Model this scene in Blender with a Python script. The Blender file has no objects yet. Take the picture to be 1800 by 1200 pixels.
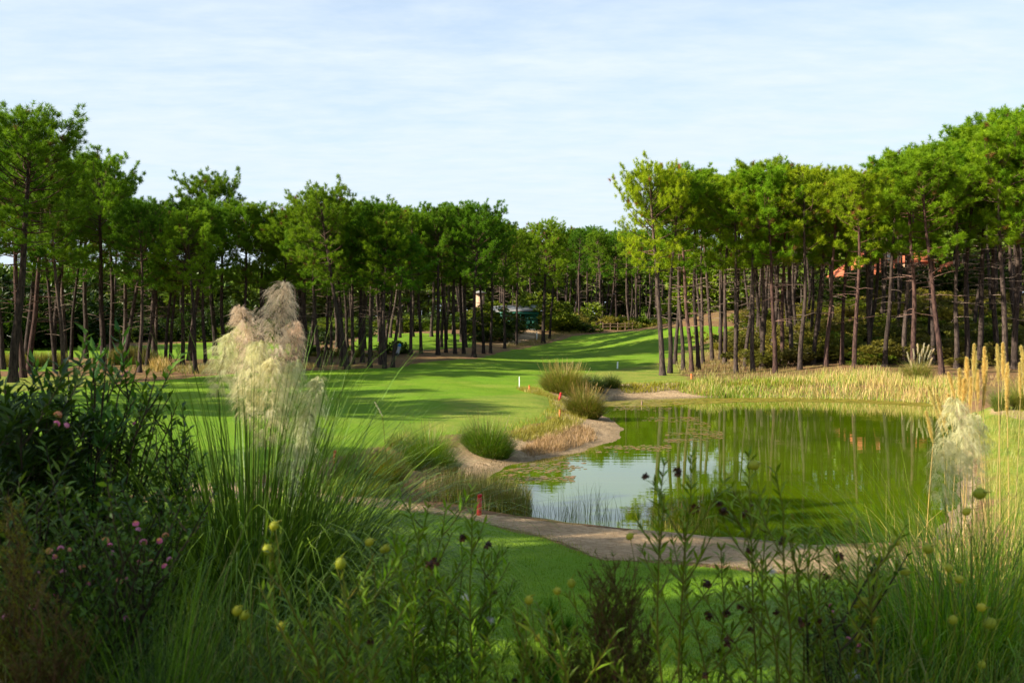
import bpy, math, random
import numpy as np
from mathutils import Vector, Matrix

random.seed(7)
rng = np.random.default_rng(11)
scene = bpy.context.scene
COL = scene.collection
R = math.radians

# ------------------------------------------------------------------ camera
CAM_H = 4.8                      # eye height above the water level (z = 0)
FPX, CX, HY = 1800.0, 900.0, 560.0
cam = bpy.data.cameras.new('camera')
cam_ob = bpy.data.objects.new('camera', cam)
COL.objects.link(cam_ob)
cam.sensor_width = 36.0
cam.lens = 36.0
cam.clip_start = 0.05
cam.clip_end = 12000
cam_ob.location = (0, 0, CAM_H)
cam_ob.rotation_euler = (R(90) - math.atan(40 / 1800.0), 0, 0)
cam.dof.use_dof = True
cam.dof.focus_distance = 38.0
cam.dof.aperture_fstop = 5.0
scene.camera = cam_ob

# ------------------------------------------------------------------ light
SUN_EL = R(28.5)
SUN_DIR = Vector((0.94, 0.34, 0)).normalized() * math.cos(SUN_EL) + Vector((0, 0, -math.sin(SUN_EL)))
sl = bpy.data.lights.new('sun', 'SUN')
sl.energy = 5.0
sl.angle = R(0.6)
sl.color = (1.0, 0.91, 0.77)
so = bpy.data.objects.new('sun', sl)
COL.objects.link(so)
so.rotation_euler = SUN_DIR.to_track_quat('-Z', 'Y').to_euler()
so.location = (-40, -10, 60)

world = bpy.data.worlds.new('World')
scene.world = world
world.use_nodes = True
wt = world.node_tree
wt.nodes.clear()
def wn(t, **k):
    n = wt.nodes.new(t)
    for a, b in k.items():
        setattr(n, a, b)
    return n
wout = wn('ShaderNodeOutputWorld')
bg = wn('ShaderNodeBackground')
bg.inputs['Strength'].default_value = 0.09
sky = wn('ShaderNodeTexSky', sky_type='NISHITA')
sky.sun_disc = False
sky.sun_elevation = SUN_EL
sky.sun_rotation = math.atan2(-SUN_DIR.x, -SUN_DIR.y)
sky.air_density = 1.0
sky.dust_density = 0.6
sky.ozone_density = 2.0
tc = wn('ShaderNodeTexCoord')
sep = wn('ShaderNodeSeparateXYZ')
wt.links.new(tc.outputs['Generated'], sep.inputs[0])
def wmath(op, a, b=None, clamp=False):
    n = wn('ShaderNodeMath', operation=op)
    n.use_clamp = clamp
    for i, v in enumerate((a, b)):
        if v is None:
            continue
        if isinstance(v, (int, float)):
            n.inputs[i].default_value = v
        else:
            wt.links.new(v, n.inputs[i])
    return n.outputs[0]
zc = wmath('MAXIMUM', sep.outputs['Z'], 0.0)
den = wmath('ADD', zc, 0.10)
u = wmath('DIVIDE', sep.outputs['X'], den)
v = wmath('DIVIDE', sep.outputs['Y'], den)
cmb = wn('ShaderNodeCombineXYZ')
wt.links.new(u, cmb.inputs[0]); wt.links.new(v, cmb.inputs[1])
mp = wn('ShaderNodeMapping')
mp.inputs['Scale'].default_value = (0.9, 1.7, 1)
mp.inputs['Rotation'].default_value = (0, 0, R(-14))
mp.inputs['Location'].default_value = (3.1, 0.4, 0)
wt.links.new(cmb.outputs[0], mp.inputs['Vector'])
n1 = wn('ShaderNodeTexNoise')
n1.inputs['Scale'].default_value = 1.1
n1.inputs['Detail'].default_value = 9
n1.inputs['Roughness'].default_value = 0.62
n1.inputs['Distortion'].default_value = 0.5
wt.links.new(mp.outputs[0], n1.inputs['Vector'])
n2 = wn('ShaderNodeTexNoise')
n2.inputs['Scale'].default_value = 5.0
n2.inputs['Detail'].default_value = 8
n2.inputs['Roughness'].default_value = 0.6
wt.links.new(mp.outputs[0], n2.inputs['Vector'])
mr = wn('ShaderNodeMapRange')
mr.inputs['From Min'].default_value = 0.30
mr.inputs['From Max'].default_value = 0.66
wt.links.new(wmath('ADD', wmath('MULTIPLY', n1.outputs[0], 0.72), wmath('MULTIPLY', n2.outputs[0], 0.28)), mr.inputs['Value'])
# the veil of thin cloud is thick low over the wood and breaks up overhead
thin = wmath('SUBTRACT', 1.14, wmath('MULTIPLY', zc, 2.1), clamp=True)
cover = wmath('ADD', wmath('MULTIPLY', mr.outputs[0], 0.50), wmath('MULTIPLY', thin, 0.80), clamp=True)
cover = wmath('MINIMUM', cover, 0.97)
mixc = wn('ShaderNodeMixRGB')
wt.links.new(cover, mixc.inputs[0])
tintsky = wn('ShaderNodeMixRGB', blend_type='MULTIPLY')
tintsky.inputs[0].default_value = 1.0
wt.links.new(sky.outputs[0], tintsky.inputs[1])
tintsky.inputs[2].default_value = (1.0, 1.0, 1.0, 1)
wt.links.new(tintsky.outputs[0], mixc.inputs[1])
mixw = wn('ShaderNodeMixRGB')
mixw.inputs[1].default_value = (3.25, 3.95, 4.70, 1)      # cloud base tone low down
mixw.inputs[2].default_value = (4.05, 4.45, 4.80, 1)      # brighter wisps
wt.links.new(n2.outputs[0], mixw.inputs[0])
wt.links.new(mixw.outputs[0], mixc.inputs[2])
wt.links.new(mixc.outputs[0], bg.inputs[0])
wt.links.new(bg.outputs[0], wout.inputs[0])

scene.view_settings.view_transform = 'Standard'
scene.view_settings.look = 'None'
scene.view_settings.exposure = 1.32
scene.view_settings.gamma = 1.0
scene.view_settings.use_curve_mapping = False
scene.cycles.max_bounces = 6
scene.cycles.transparent_max_bounces = 6
scene.cycles.use_denoising = True

# ------------------------------------------------------------------ mesh kit
class MB:
    """collects vertices, faces and one colour per vertex, then links ONE mesh object"""
    def __init__(self):
        self.v, self.t, self.q, self.c, self.n = [], [], [], [], 0
    def add(self, v, faces, col):
        v = np.asarray(v, float).reshape(-1, 3)
        faces = np.asarray(faces, int)
        col = np.asarray(col, float)
        if col.ndim == 1:
            col = np.tile(col[:3], (len(v), 1))
        (self.t if faces.shape[1] == 3 else self.q).append(faces + self.n)
        self.v.append(v); self.c.append(col[:, :3]); self.n += len(v)
    def data(self, name, mat, smooth=False):
        v = np.concatenate(self.v); c = np.concatenate(self.c).copy()
        gr = c[:, 1] > c[:, 0] * 1.05            # leaf greens lean to yellow
        k = 1.12 if mat is M_NEEDLE else 1.25
        c[gr] *= np.array([k, 1.0, 0.5])
        t = np.concatenate(self.t) if self.t else np.zeros((0, 3), int)
        q = np.concatenate(self.q) if self.q else np.zeros((0, 4), int)
        return np_mesh(name, v, t, q, mat, smooth, c)
    def build(self, name, mat, parent=None, smooth=False, kind=None):
        return link(name, self.data(name, mat, smooth), parent, kind)

def np_mesh(name, v, t, q, mat, smooth=False, c=None):
    me = bpy.data.meshes.new(name)
    me.vertices.add(len(v))
    me.vertices.foreach_set('co', np.asarray(v, np.float32).ravel())
    nl = len(t) * 3 + len(q) * 4
    me.loops.add(nl)
    me.loops.foreach_set('vertex_index', np.concatenate([t.ravel(), q.ravel()]).astype(np.int32))
    me.polygons.add(len(t) + len(q))
    tot = np.concatenate([np.full(len(t), 3), np.full(len(q), 4)]).astype(np.int32)
    st = np.concatenate([[0], np.cumsum(tot)[:-1]]).astype(np.int32) if len(tot) else tot
    me.polygons.foreach_set('loop_start', st)
    me.polygons.foreach_set('loop_total', tot)
    if smooth:
        me.polygons.foreach_set('use_smooth', np.ones(len(tot), bool))
    if c is not None:
        a = me.attributes.new('tint', 'FLOAT_COLOR', 'POINT')
        a.data.foreach_set('color', np.concatenate([c, np.ones((len(c), 1))], 1).astype(np.float32).ravel())
    me.update()
    me.validate()
    if mat:
        me.materials.append(mat)
    return me

def link(name, me, parent=None, kind=None):
    o = bpy.data.objects.new(name, me)
    COL.objects.link(o)
    if parent is not None:
        o.parent = parent
    if kind:
        o['kind'] = kind
    return o

def tag(o, label, cat, group=None):
    o['label'] = label
    o['category'] = cat
    if group:
        o['group'] = group
    return o

def thing(name, label, cat, loc=(0, 0, 0), rz=0.0, group=None):
    o = bpy.data.objects.new(name, None)
    COL.objects.link(o)
    o.empty_display_size = 0.2
    o.location = loc
    o.rotation_euler = (0, 0, rz)
    return tag(o, label, cat, group)

def nrm(a):
    return a / np.maximum(np.linalg.norm(a, axis=-1, keepdims=True), 1e-9)

def tube(mb, pts, rad, sides, col, cap=False):
    pts = np.asarray(pts, float); K = len(pts)
    rad = np.broadcast_to(np.asarray(rad, float), (K,))
    tan = nrm(np.gradient(pts, axis=0))
    ref = np.array([0, 0, 1.0]) if abs(tan[:, 2].mean()) < 0.8 else np.array([1.0, 0, 0])
    a = nrm(np.cross(tan, ref)); b = np.cross(tan, a)
    ang = np.linspace(0, 2 * np.pi, sides, endpoint=False)
    ring = pts[:, None, :] + rad[:, None, None] * (a[:, None, :] * np.cos(ang)[None, :, None] + b[:, None, :] * np.sin(ang)[None, :, None])
    i = np.arange(K - 1)[:, None] * sides; j = np.arange(sides)[None, :]; j2 = (j + 1) % sides
    q = np.stack([i + j, i + j2, i + sides + j2, i + sides + j], -1).reshape(-1, 4)
    col = np.asarray(col, float)
    c = np.repeat(col, sides, axis=0) if col.ndim == 2 else col
    mb.add(ring.reshape(-1, 3), q, c)
    if cap:
        for e, cn in ((0, pts[0]), (K - 1, pts[-1])):
            vv = np.concatenate([ring[e], [cn]])
            tt = np.stack([np.arange(sides), (np.arange(sides) + 1) % sides, np.full(sides, sides)], -1)
            mb.add(vv, tt, col[e] if col.ndim == 2 else col)

def blades(mb, root, az, lean, L, w, droop, seg, col, tipcol=None, power=1.5, side=None, taper=0.9):
    """curved tapering ribbons: n blades, seg quads each; angle from the vertical grows from lean by droop"""
    root = np.asarray(root, float); n = len(root)
    f = lambda a: np.broadcast_to(np.asarray(a, float), (n,))
    az, lean, L, w, droop = f(az), f(lean), f(L), f(w), f(droop)
    t = np.linspace(0, 1, seg + 1)
    tm = (t[1:] + t[:-1]) / 2
    th = lean[:, None] + droop[:, None] * tm[None, :] ** power
    ds = (L / seg)[:, None]
    dz = np.cos(th) * ds; dr = np.sin(th) * ds
    z = np.concatenate([np.zeros((n, 1)), np.cumsum(dz, 1)], 1)
    r = np.concatenate([np.zeros((n, 1)), np.cumsum(dr, 1)], 1)
    ca, sa = np.cos(az)[:, None], np.sin(az)[:, None]
    c = np.stack([root[:, 0:1] + r * ca, root[:, 1:2] + r * sa, root[:, 2:3] + z], -1)
    tw = az + np.pi / 2 + (rng.uniform(-0.7, 0.7, n) if side is None else side)
    sd = np.stack([np.cos(tw), np.sin(tw), np.zeros(n)], -1)[:, None, :]
    wt_ = (w / 2)[:, None] * (1 - taper * t[None, :] ** 2)
    vl = c - sd * wt_[..., None]; vr = c + sd * wt_[..., None]
    v = np.stack([vl, vr], 2).reshape(-1, 3)
    b = np.arange(n)[:, None] * (seg + 1) * 2 + np.arange(seg)[None, :] * 2
    q = np.stack([b, b + 1, b + 3, b + 2], -1).reshape(-1, 4)
    col = np.asarray(col, float)
    if col.ndim == 1:
        col = np.tile(col, (n, 1))
    tipcol = col if tipcol is None else np.broadcast_to(np.asarray(tipcol, float), (n, 3))
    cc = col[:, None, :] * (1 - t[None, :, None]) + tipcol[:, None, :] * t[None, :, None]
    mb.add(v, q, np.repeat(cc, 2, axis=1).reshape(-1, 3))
    return c

def vary(n, base, amt=0.25, hue=0.12):
    base = np.asarray(base, float)
    return np.clip(base[None, :] * (1 + rng.uniform(-amt, amt, (n, 1))) * (1 + rng.uniform(-hue, hue, (n, 3))), 0, 1)

def tufts(mb, P, D, k, L, w, spread, col):
    """needle or leaf sprays: k thin triangles from each point P, fanned around D"""
    n = len(P)
    rd = nrm(rng.normal(size=(n, k, 3)))
    d = nrm(nrm(D)[:, None, :] + rd * spread)
    ln = L * rng.uniform(0.7, 1.15, (n, k, 1))
    s = nrm(np.cross(d, nrm(rng.normal(size=(n, k, 3))))) * (w / 2)
    base = P[:, None, :] + d * ln * 0.05
    v = np.stack([base - s, base + s, base + d * ln], 2).reshape(-1, 3)
    f = np.arange(n * k * 3).reshape(-1, 3)
    mb.add(v, f, np.repeat(col, k * 3, axis=0))

def leaves(mb, P, D, L, w, col, fold=0.25, N=None):
    """pointed leaves: two folded quads-as-triangles pairs each, along D"""
    n = len(P)
    D = nrm(D); L = np.broadcast_to(np.asarray(L, float), (n,))[:, None]; w = np.broadcast_to(np.asarray(w, float), (n,))[:, None]
    up = nrm(rng.normal(size=(n, 3)) * 0.35 + np.array([0, 0, 1.0])) if N is None else N
    s = nrm(np.cross(D, up)); nn = np.cross(s, D)
    mid = P + D * L * 0.45
    tip = P + D * L - nn * L * 0.12
    l = mid - s * w / 2 + nn * w * fold; r = mid + s * w / 2 + nn * w * fold
    v = np.stack([P, l, tip, r, mid], 1).reshape(-1, 3)
    b = np.arange(n)[:, None] * 5
    f = np.concatenate([b + np.array([[0, 4, 1]]), b + np.array([[1, 4, 2]]), b + np.array([[0, 3, 4]]), b + np.array([[4, 3, 2]])], 0)
    mb.add(v, f, np.repeat(col, 5, axis=0))

def ball(mb, c, rx, rz, col, seg=10, rings=7, top=None):
    th = np.linspace(0, np.pi, rings); ph = np.linspace(0, 2 * np.pi, seg, endpoint=False)
    x = np.sin(th)[:, None] * np.cos(ph) * rx; y = np.sin(th)[:, None] * np.sin(ph) * rx
    z = np.cos(th)[:, None] * np.ones(seg) * rz
    v = np.stack([x, y, z], -1).reshape(-1, 3) + np.asarray(c)
    i = np.arange(rings - 1)[:, None] * seg; j = np.arange(seg)[None, :]; j2 = (j + 1) % seg
    q = np.stack([i + j, i + seg + j, i + seg + j2, i + j2], -1).reshape(-1, 4)
    mb.add(v, q, col)

def box(mb, x0, x1, y0, y1, z0, z1, col):
    v = np.array([[x, y, z] for z in (z0, z1) for y in (y0, y1) for x in (x0, x1)], float)
    q = [[0, 2, 3, 1], [4, 5, 7, 6], [0, 1, 5, 4], [2, 6, 7, 3], [0, 4, 6, 2], [1, 3, 7, 5]]
    mb.add(v, q, col)

# ------------------------------------------------------------------ materials
def new_mat(name):
    m = bpy.data.materials.new(name)
    m.use_nodes = True
    nt = m.node_tree
    nt.nodes.clear()
    return m, nt
def nd(nt, t, **k):
    n = nt.nodes.new(t)
    for a, b in k.items():
        setattr(n, a, b)
    return n
def noise(nt, scale, detail=4, rough=0.55, vec=None, dist=0.0):
    n = nd(nt, 'ShaderNodeTexNoise')
    n.inputs['Scale'].default_value = scale
    n.inputs['Detail'].default_value = detail
    n.inputs['Roughness'].default_value = rough
    n.inputs['Distortion'].default_value = dist
    if vec is not None:
        nt.links.new(vec, n.inputs['Vector'])
    return n.outputs[0]
def mix(nt, f, a, b, blend='MIX'):
    n = nd(nt, 'ShaderNodeMixRGB', blend_type=blend)
    for i, x in enumerate((f, a, b)):
        if isinstance(x, (int, float)):
            n.inputs[i].default_value = x
        elif isinstance(x, tuple):
            n.inputs[i].default_value = (*x, 1)
        else:
            nt.links.new(x, n.inputs[i])
    return n.outputs[0]
def rng_map(nt, x, a, b, c=0.0, d=1.0):
    n = nd(nt, 'ShaderNodeMapRange')
    for i, vv in enumerate((a, b, c, d)):
        n.inputs[i + 1].default_value = vv
    nt.links.new(x, n.inputs[0])
    return n.outputs[0]
def mth(nt, op, a, b):
    n = nd(nt, 'ShaderNodeMath', operation=op)
    for i, x in enumerate((a, b)):
        if isinstance(x, (int, float)):
            n.inputs[i].default_value = x
        else:
            nt.links.new(x, n.inputs[i])
    return n.outputs[0]

def veg_mat(name, trans=0.35, rough=0.55, spec=0.25, rvar=0.3, tr_tint=(1.15, 1.2, 0.55)):
    m, nt = new_mat(name)
    out = nd(nt, 'ShaderNodeOutputMaterial')
    at = nd(nt, 'ShaderNodeAttribute', attribute_name='tint')
    oi = nd(nt, 'ShaderNodeObjectInfo')
    c = mix(nt, 1.0, at.outputs['Color'], oi.outputs['Color'], 'MULTIPLY')
    rv = rng_map(nt, oi.outputs['Random'], 0, 1, 1 - rvar, 1 + rvar)
    cmbn = nd(nt, 'ShaderNodeCombineXYZ')
    nt.links.new(mth(nt, 'MULTIPLY', rv, rv), cmbn.inputs[0])
    nt.links.new(rv, cmbn.inputs[1])
    nt.links.new(rv, cmbn.inputs[2])
    c = mix(nt, 1.0, c, cmbn.outputs[0], 'MULTIPLY')
    p = nd(nt, 'ShaderNodeBsdfPrincipled')
    nt.links.new(c, p.inputs['Base Color'])
    p.inputs['Roughness'].default_value = rough
    p.inputs['Specular IOR Level'].default_value = spec
    tr = nd(nt, 'ShaderNodeBsdfTranslucent')
    nt.links.new(mix(nt, 1.0, c, tr_tint, 'MULTIPLY'), tr.inputs[0])
    ms = nd(nt, 'ShaderNodeMixShader')
    ms.inputs[0].default_value = trans
    nt.links.new(p.outputs[0], ms.inputs[1]); nt.links.new(tr.outputs[0], ms.inputs[2])
    nt.links.new(ms.outputs[0], out.inputs[0])
    return m

M_NEEDLE = veg_mat('pine_needles', 0.38, 0.55, 0.12, 0.2)
M_LEAF = veg_mat('leaf', 0.26, 0.45, 0.2, 0.12)
M_GRASS = veg_mat('grass_blade', 0.30, 0.42, 0.2, 0.12)
M_PLUME = veg_mat('plume_fluff', 0.5, 0.8, 0.05, 0.06, (1.0, 1.0, 0.9))

def bark_mat():
    m, nt = new_mat('pine_bark')
    out = nd(nt, 'ShaderNodeOutputMaterial')
    at = nd(nt, 'ShaderNodeAttribute', attribute_name='tint')
    oi = nd(nt, 'ShaderNodeObjectInfo')
    tcn = nd(nt, 'ShaderNodeTexCoord')
    mpn = nd(nt, 'ShaderNodeMapping')
    mpn.inputs['Scale'].default_value = (1, 1, 0.22)
    nt.links.new(tcn.outputs['Object'], mpn.inputs[0])
    nz = noise(nt, 9, 5, 0.6, mpn.outputs[0])
    f = rng_map(nt, nz, 0.36, 0.62)
    c = mix(nt, f, (0.35, 0.33, 0.33), (1.35, 1.25, 1.15))
    c = mix(nt, 1.0, c, at.outputs['Color'], 'MULTIPLY')
    rv = rng_map(nt, oi.outputs['Random'], 0, 1, 0.75, 1.2)
    c = mix(nt, 1.0, c, mix(nt, 1.0, oi.outputs['Color'], rv, 'MULTIPLY'), 'MULTIPLY')
    p = nd(nt, 'ShaderNodeBsdfPrincipled')
    nt.links.new(c, p.inputs['Base Color'])
    p.inputs['Roughness'].default_value = 0.9
    p.inputs['Specular IOR Level'].default_value = 0.1
    bp = nd(nt, 'ShaderNodeBump')
    bp.inputs['Strength'].default_value = 0.8
    bp.inputs['Distance'].default_value = 0.05
    nt.links.new(nz, bp.inputs['Height'])
    nt.links.new(bp.outputs[0], p.inputs['Normal'])
    nt.links.new(p.outputs[0], out.inputs[0])
    return m
M_BARK = bark_mat()

def paint_mat(name, col, rough=0.6, nscale=6.0, amt=0.25, spec=0.3):
    m, nt = new_mat(name)
    out = nd(nt, 'ShaderNodeOutputMaterial')
    tcn = nd(nt, 'ShaderNodeTexCoord')
    f = noise(nt, nscale, 5, 0.6, tcn.outputs['Object'])
    c = mix(nt, f, tuple(x * (1 - amt) for x in col), tuple(min(1, x * (1 + amt)) for x in col))
    p = nd(nt, 'ShaderNodeBsdfPrincipled')
    nt.links.new(c, p.inputs['Base Color'])
    p.inputs['Roughness'].default_value = rough
    p.inputs['Specular IOR Level'].default_value = spec
    nt.links.new(p.outputs[0], out.inputs[0])
    return m
M_RED = paint_mat('red_paint', (0.40, 0.016, 0.014), 0.5, 18)
M_ORANGE = paint_mat('faded_red_paint', (0.5, 0.14, 0.03), 0.6, 18)
M_WHITE = paint_mat('white_paint', (0.8, 0.8, 0.78), 0.5, 8, 0.08)
M_WOOD = paint_mat('weathered_wood', (0.20, 0.13, 0.08), 0.85, 20, 0.4)
M_TILE = paint_mat('terracotta_tile', (0.48, 0.13, 0.06), 0.8, 3, 0.3)
M_STUCCO = paint_mat('peach_stucco', (0.44, 0.29, 0.18), 0.85, 2, 0.1)
M_WSTUCCO = paint_mat('white_stucco', (0.74, 0.70, 0.64), 0.85, 2, 0.08)
M_GREENP = paint_mat('green_boards', (0.012, 0.12, 0.075), 0.6, 5, 0.2)
M_GREYROOF = paint_mat('grey_sheet_roof', (0.22, 0.21, 0.19), 0.6, 3, 0.2)
M_DARK = paint_mat('opening_shade_and_black', (0.03, 0.03, 0.032), 0.4, 3, 0.3)
M_GLASS = paint_mat('window_glass', (0.04, 0.05, 0.055), 0.08, 3, 0.2, 0.6)
M_BLUE = paint_mat('blue_canvas', (0.03, 0.16, 0.40), 0.7, 9, 0.2)
M_GREYC = paint_mat('grey_canvas', (0.35, 0.36, 0.38), 0.7, 9, 0.2)

# ------------------------------------------------------------------ terrain
def cp(px, py, Y):            # control point seen at pixel (px, py) and lying Y metres ahead
    return ((px - CX) / FPX * Y, Y, CAM_H - (py - HY) / FPX * Y)
def wz(px, Y, z):
    return ((px - CX) / FPX * Y, Y, z)
CPTS = [
    wz(560, 82, .95), wz(20, 65, .8), wz(340, 74, .9), wz(300, 88, 1.0), cp(350, 611, 130), wz(700, 85, 1.0), cp(835, 624, 105),
    cp(955, 602, 135), cp(905, 580, 150), cp(1000, 585, 150), cp(1100, 580, 160), cp(1250, 572, 170), wz(900, 52, .72),
    wz(700, 36, .8), wz(600, 29.3, .95), wz(960, 57, .6), wz(450, 50, .9), wz(200, 45, 1.1), cp(1070, 610, 118), cp(750, 605, 122),
    wz(1165, 75.6, .6), wz(1300, 78.6, .65), wz(1650, 75, .85), cp(1450, 600, 100), cp(1650, 582, 105), cp(1700, 542, 128),
    cp(1500, 548, 130), cp(1250, 602, 112), cp(1350, 590, 115), wz(1800, 80, 1.2),
    wz(600, 24.4, .62), wz(1000, 21.6, .42), wz(1060, 18.2, .55), wz(900, 15, .75), wz(1400, 17.2, .5), wz(1300, 10.3, 1.2), wz(800, 10, 1.3),
    (0, 6, 2.1), (0, 4, 2.65), (0, 2, 3.1), (0, 0, 3.2), (0, -20, 3.2), (-4, 6, 2.2), (4, 6, 2.15), (-4, 10, 1.5), (6, 10, 1.75), (7, 15, 1.0),
    (13, 25, .55), (20, 40, .6), (26, 55, .6), (34, 50, .9), (12, 12, 2.0), (5, 71, .6), (14, 70, .6), (24, 68, .7),
    (-20, 30, 1.3), (-40, 40, 1.5), (-40, 60, 1.0), (-60, 100, 1.0), (-60, 150, 1.4), (0, 300, 6), (-150, 300, 3), (150, 300, 10),
    (0, -120, 3), (-100, 0, 2), (100, 0, 3), (100, 100, 5), (100, 50, 3), (-60, 10, 2), (-12, 8, 2.0), (60, 140, 7.5), (30, 150, 5.5), (-25, 190, 3.2),
]
CPTS = np.array(CPTS)
def warp(p):
    r = np.linalg.norm(p, axis=-1, keepdims=True)
    return p / np.maximum(r, 1e-6) * np.log1p(r / 10.0) * 10
_W = warp(CPTS[:, :2])
def kern(a, b):
    d2 = ((a[:, None, :] - b[None, :, :]) ** 2).sum(-1)
    return -np.sqrt(d2 + 2.2)
_K = kern(_W, _W)
_A = np.zeros((len(_W) + 1,) * 2)
_A[:-1, :-1] = _K - 0.02 * np.eye(len(_W)); _A[-1, :-1] = 1; _A[:-1, -1] = 1
_S = np.linalg.solve(_A, np.append(CPTS[:, 2], 0))
def base_z(p):
    p = np.asarray(p, float).reshape(-1, 2)
    out = np.empty(len(p))
    for i in range(0, len(p), 40000):
        out[i:i + 40000] = kern(warp(p[i:i + 40000]), _W) @ _S[:-1] + _S[-1]
    return out

def wp(px, py, z=0.0):        # pixel -> point on the level z
    Y = (CAM_H - z) * FPX / (py - HY)
    return ((px - CX) / FPX * Y, Y)
POND = [wp(1540, 966), wp(1400, 956), wp(1250, 942), wp(1100, 930), wp(1000, 920), wp(920, 908), wp(868, 892), wp(850, 868), wp(846, 846), wp(880, 828), wp(915, 815),
        wp(960, 806), wp(1010, 797), wp(1060, 785), wp(1094, 770), wp(1100, 757), wp(1080, 742), wp(1062, 728), wp(1040, 716), wp(1050, 706),
        wp(1120, 702), wp(1200, 699), wp(1300, 698), wp(1400, 697), wp(1520, 700), wp(1640, 708), wp(1680, 725), wp(1690, 760), wp(1685, 830), wp(1690, 900), wp(1640, 955)]
def chaikin(P, n=2):
    P = np.array(P, float)
    for _ in range(n):
        Q = np.roll(P, -1, 0)
        P = np.stack([P * .75 + Q * .25, P * .25 + Q * .75], 1).reshape(-1, 2)
    return P
POND = chaikin(POND)
def sdist(p, poly):
    """signed distance to a polygon, negative inside"""
    p = np.asarray(p, float).reshape(-1, 2); poly = np.asarray(poly, float)
    out = np.empty(len(p))
    a = poly; b = np.roll(poly, -1, 0); e = b - a; ee = (e ** 2).sum(1) + 1e-12
    for i in range(0, len(p), 20000):
        q = p[i:i + 20000]
        w = q[:, None, :] - a[None]
        t = np.clip((w * e[None]).sum(-1) / ee, 0, 1)
        d = np.sqrt(((w - e[None] * t[..., None]) ** 2).sum(-1).min(1))
        c1 = (a[None, :, 1] <= q[:, 1:2]) != (b[None, :, 1] <= q[:, 1:2])
        dy = np.where(np.abs(e[:, 1]) < 1e-12, 1e-12, e[:, 1])
        xi = a[None, :, 0] + (q[:, 1:2] - a[None, :, 1]) / dy[None] * e[None, :, 0]
        ins = ((c1 & (q[:, 0:1] < xi)).sum(1) % 2) == 1
        out[i:i + 20000] = np.where(ins, -d, d)
    return out
def sstep(a, b, x):
    t = np.clip((x - a) / (b - a), 0, 1)
    return t * t * (3 - 2 * t)
def wob(p, s, seed=0.0):
    x, y = p[:, 0] / s + seed, p[:, 1] / s - seed
    return (np.sin(x * 1.7 + 1.3 * np.sin(y * 1.1)) + np.sin(y * 2.1 + 1.7 * np.sin(x * 0.9 + 2)) + 0.6 * np.sin(x * 4.3 + y * 3.1) + 0.6 * np.sin(y * 5.1 - x * 2.7)) / 3.2
def tz(p):
    p = np.asarray(p, float).reshape(-1, 2)
    h = np.maximum(base_z(p), 0.12)
    r = np.linalg.norm(p, axis=1)
    near = r < 110
    if near.any():
        q = p[near]
        d = sdist(q, POND) + 0.22 * wob(q, 1.3) 
        wbank = np.where(q[:, 1] > 55, 3.4, np.where((q[:, 1] > 29) & (q[:, 0] < 8), 3.6, 1.9))
        f = sstep(0, 1, np.clip(d / wbank, 0, 1)) * 0.75 + 0.25 * np.clip(d / wbank, 0, 1)
        hh = np.where(d > 0, 0.0 + (h[near]) * f, np.maximum(d * 0.28, -0.9))
        h[near] = hh
    h = h + 0.05 * wob(p, 2.6, 3.0) * sstep(3, 12, r) * np.where(h > 0.1, 1, 0.25) + 0.12 * wob(p, 11, 1.0) * sstep(30, 80, r) * np.where(h > .3, 1, 0)
    return h
def gz(x, y):
    return float(tz([[x, y]])[0])
_YS = np.exp(np.linspace(math.log(2.0), math.log(600), 1500))
def gp(px, py):
    """ground point seen at pixel (px, py)"""
    x = (px - CX) / FPX * _YS
    z = CAM_H - (py - HY) / FPX * _YS
    g = tz(np.stack([x, _YS], 1))
    k = np.where(z <= g)[0]
    i = k[0] if len(k) else len(_YS) - 1
    return (float(x[i]), float(_YS[i]))
P = gp
def at(px, Y):
    x = (px - CX) / FPX * Y
    return (x, Y, gz(x, Y))
# ------------------------------------------------------------------ ground
MOWN = [
    [P(-300, 760), P(0, 690), P(250, 672), P(340, 662), P(450, 656), P(560, 651), P(700, 646), P(760, 635), P(835, 631), P(900, 615), P(960, 604),
     P(1010, 590), P(1090, 583), P(1180, 577), P(1250, 573), P(1300, 575), P(1285, 582), P(1230, 602), P(1185, 625), P(1145, 642), P(1050, 653),
     P(985, 664), P(955, 682), P(983, 706), P(980, 727), P(960, 742), P(900, 755), P(830, 762), P(760, 768), P(700, 786), P(640, 797), P(580, 803),
     P(500, 832), P(300, 862), P(-300, 900)],
    [P(-150, 636), P(0, 652), P(110, 652), P(150, 640), P(110, 634), P(-150, 628)],
    [(-75, 108), (-30, 98), P(480, 629), P(560, 622), P(560, 598), P(330, 602), P(200, 610), (-90, 150)],
    [P(600, 616), P(700, 617), P(830, 611), P(840, 590), P(640, 588)],
]
LAWN = [P(300, 890), P(600, 886), P(800, 909), P(950, 946), P(1060, 987), P(1180, 992), P(1400, 1012), P(1700, 1034), (12, 14.2), (9, 9), (5, 3),
        (0, 2.5), (-8, 4), (-14, 12), (-12, 22)]
PATH = [P(300, 850), P(560, 852), P(700, 880), P(920, 912), P(1100, 933), P(1300, 948), P(1540, 968), P(1700, 985), P(1720, 1032), P(1540, 1016), P(1400, 1007),
        P(1180, 986), P(1060, 986), P(950, 943), P(800, 906), P(600, 883), P(300, 884)]
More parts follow.
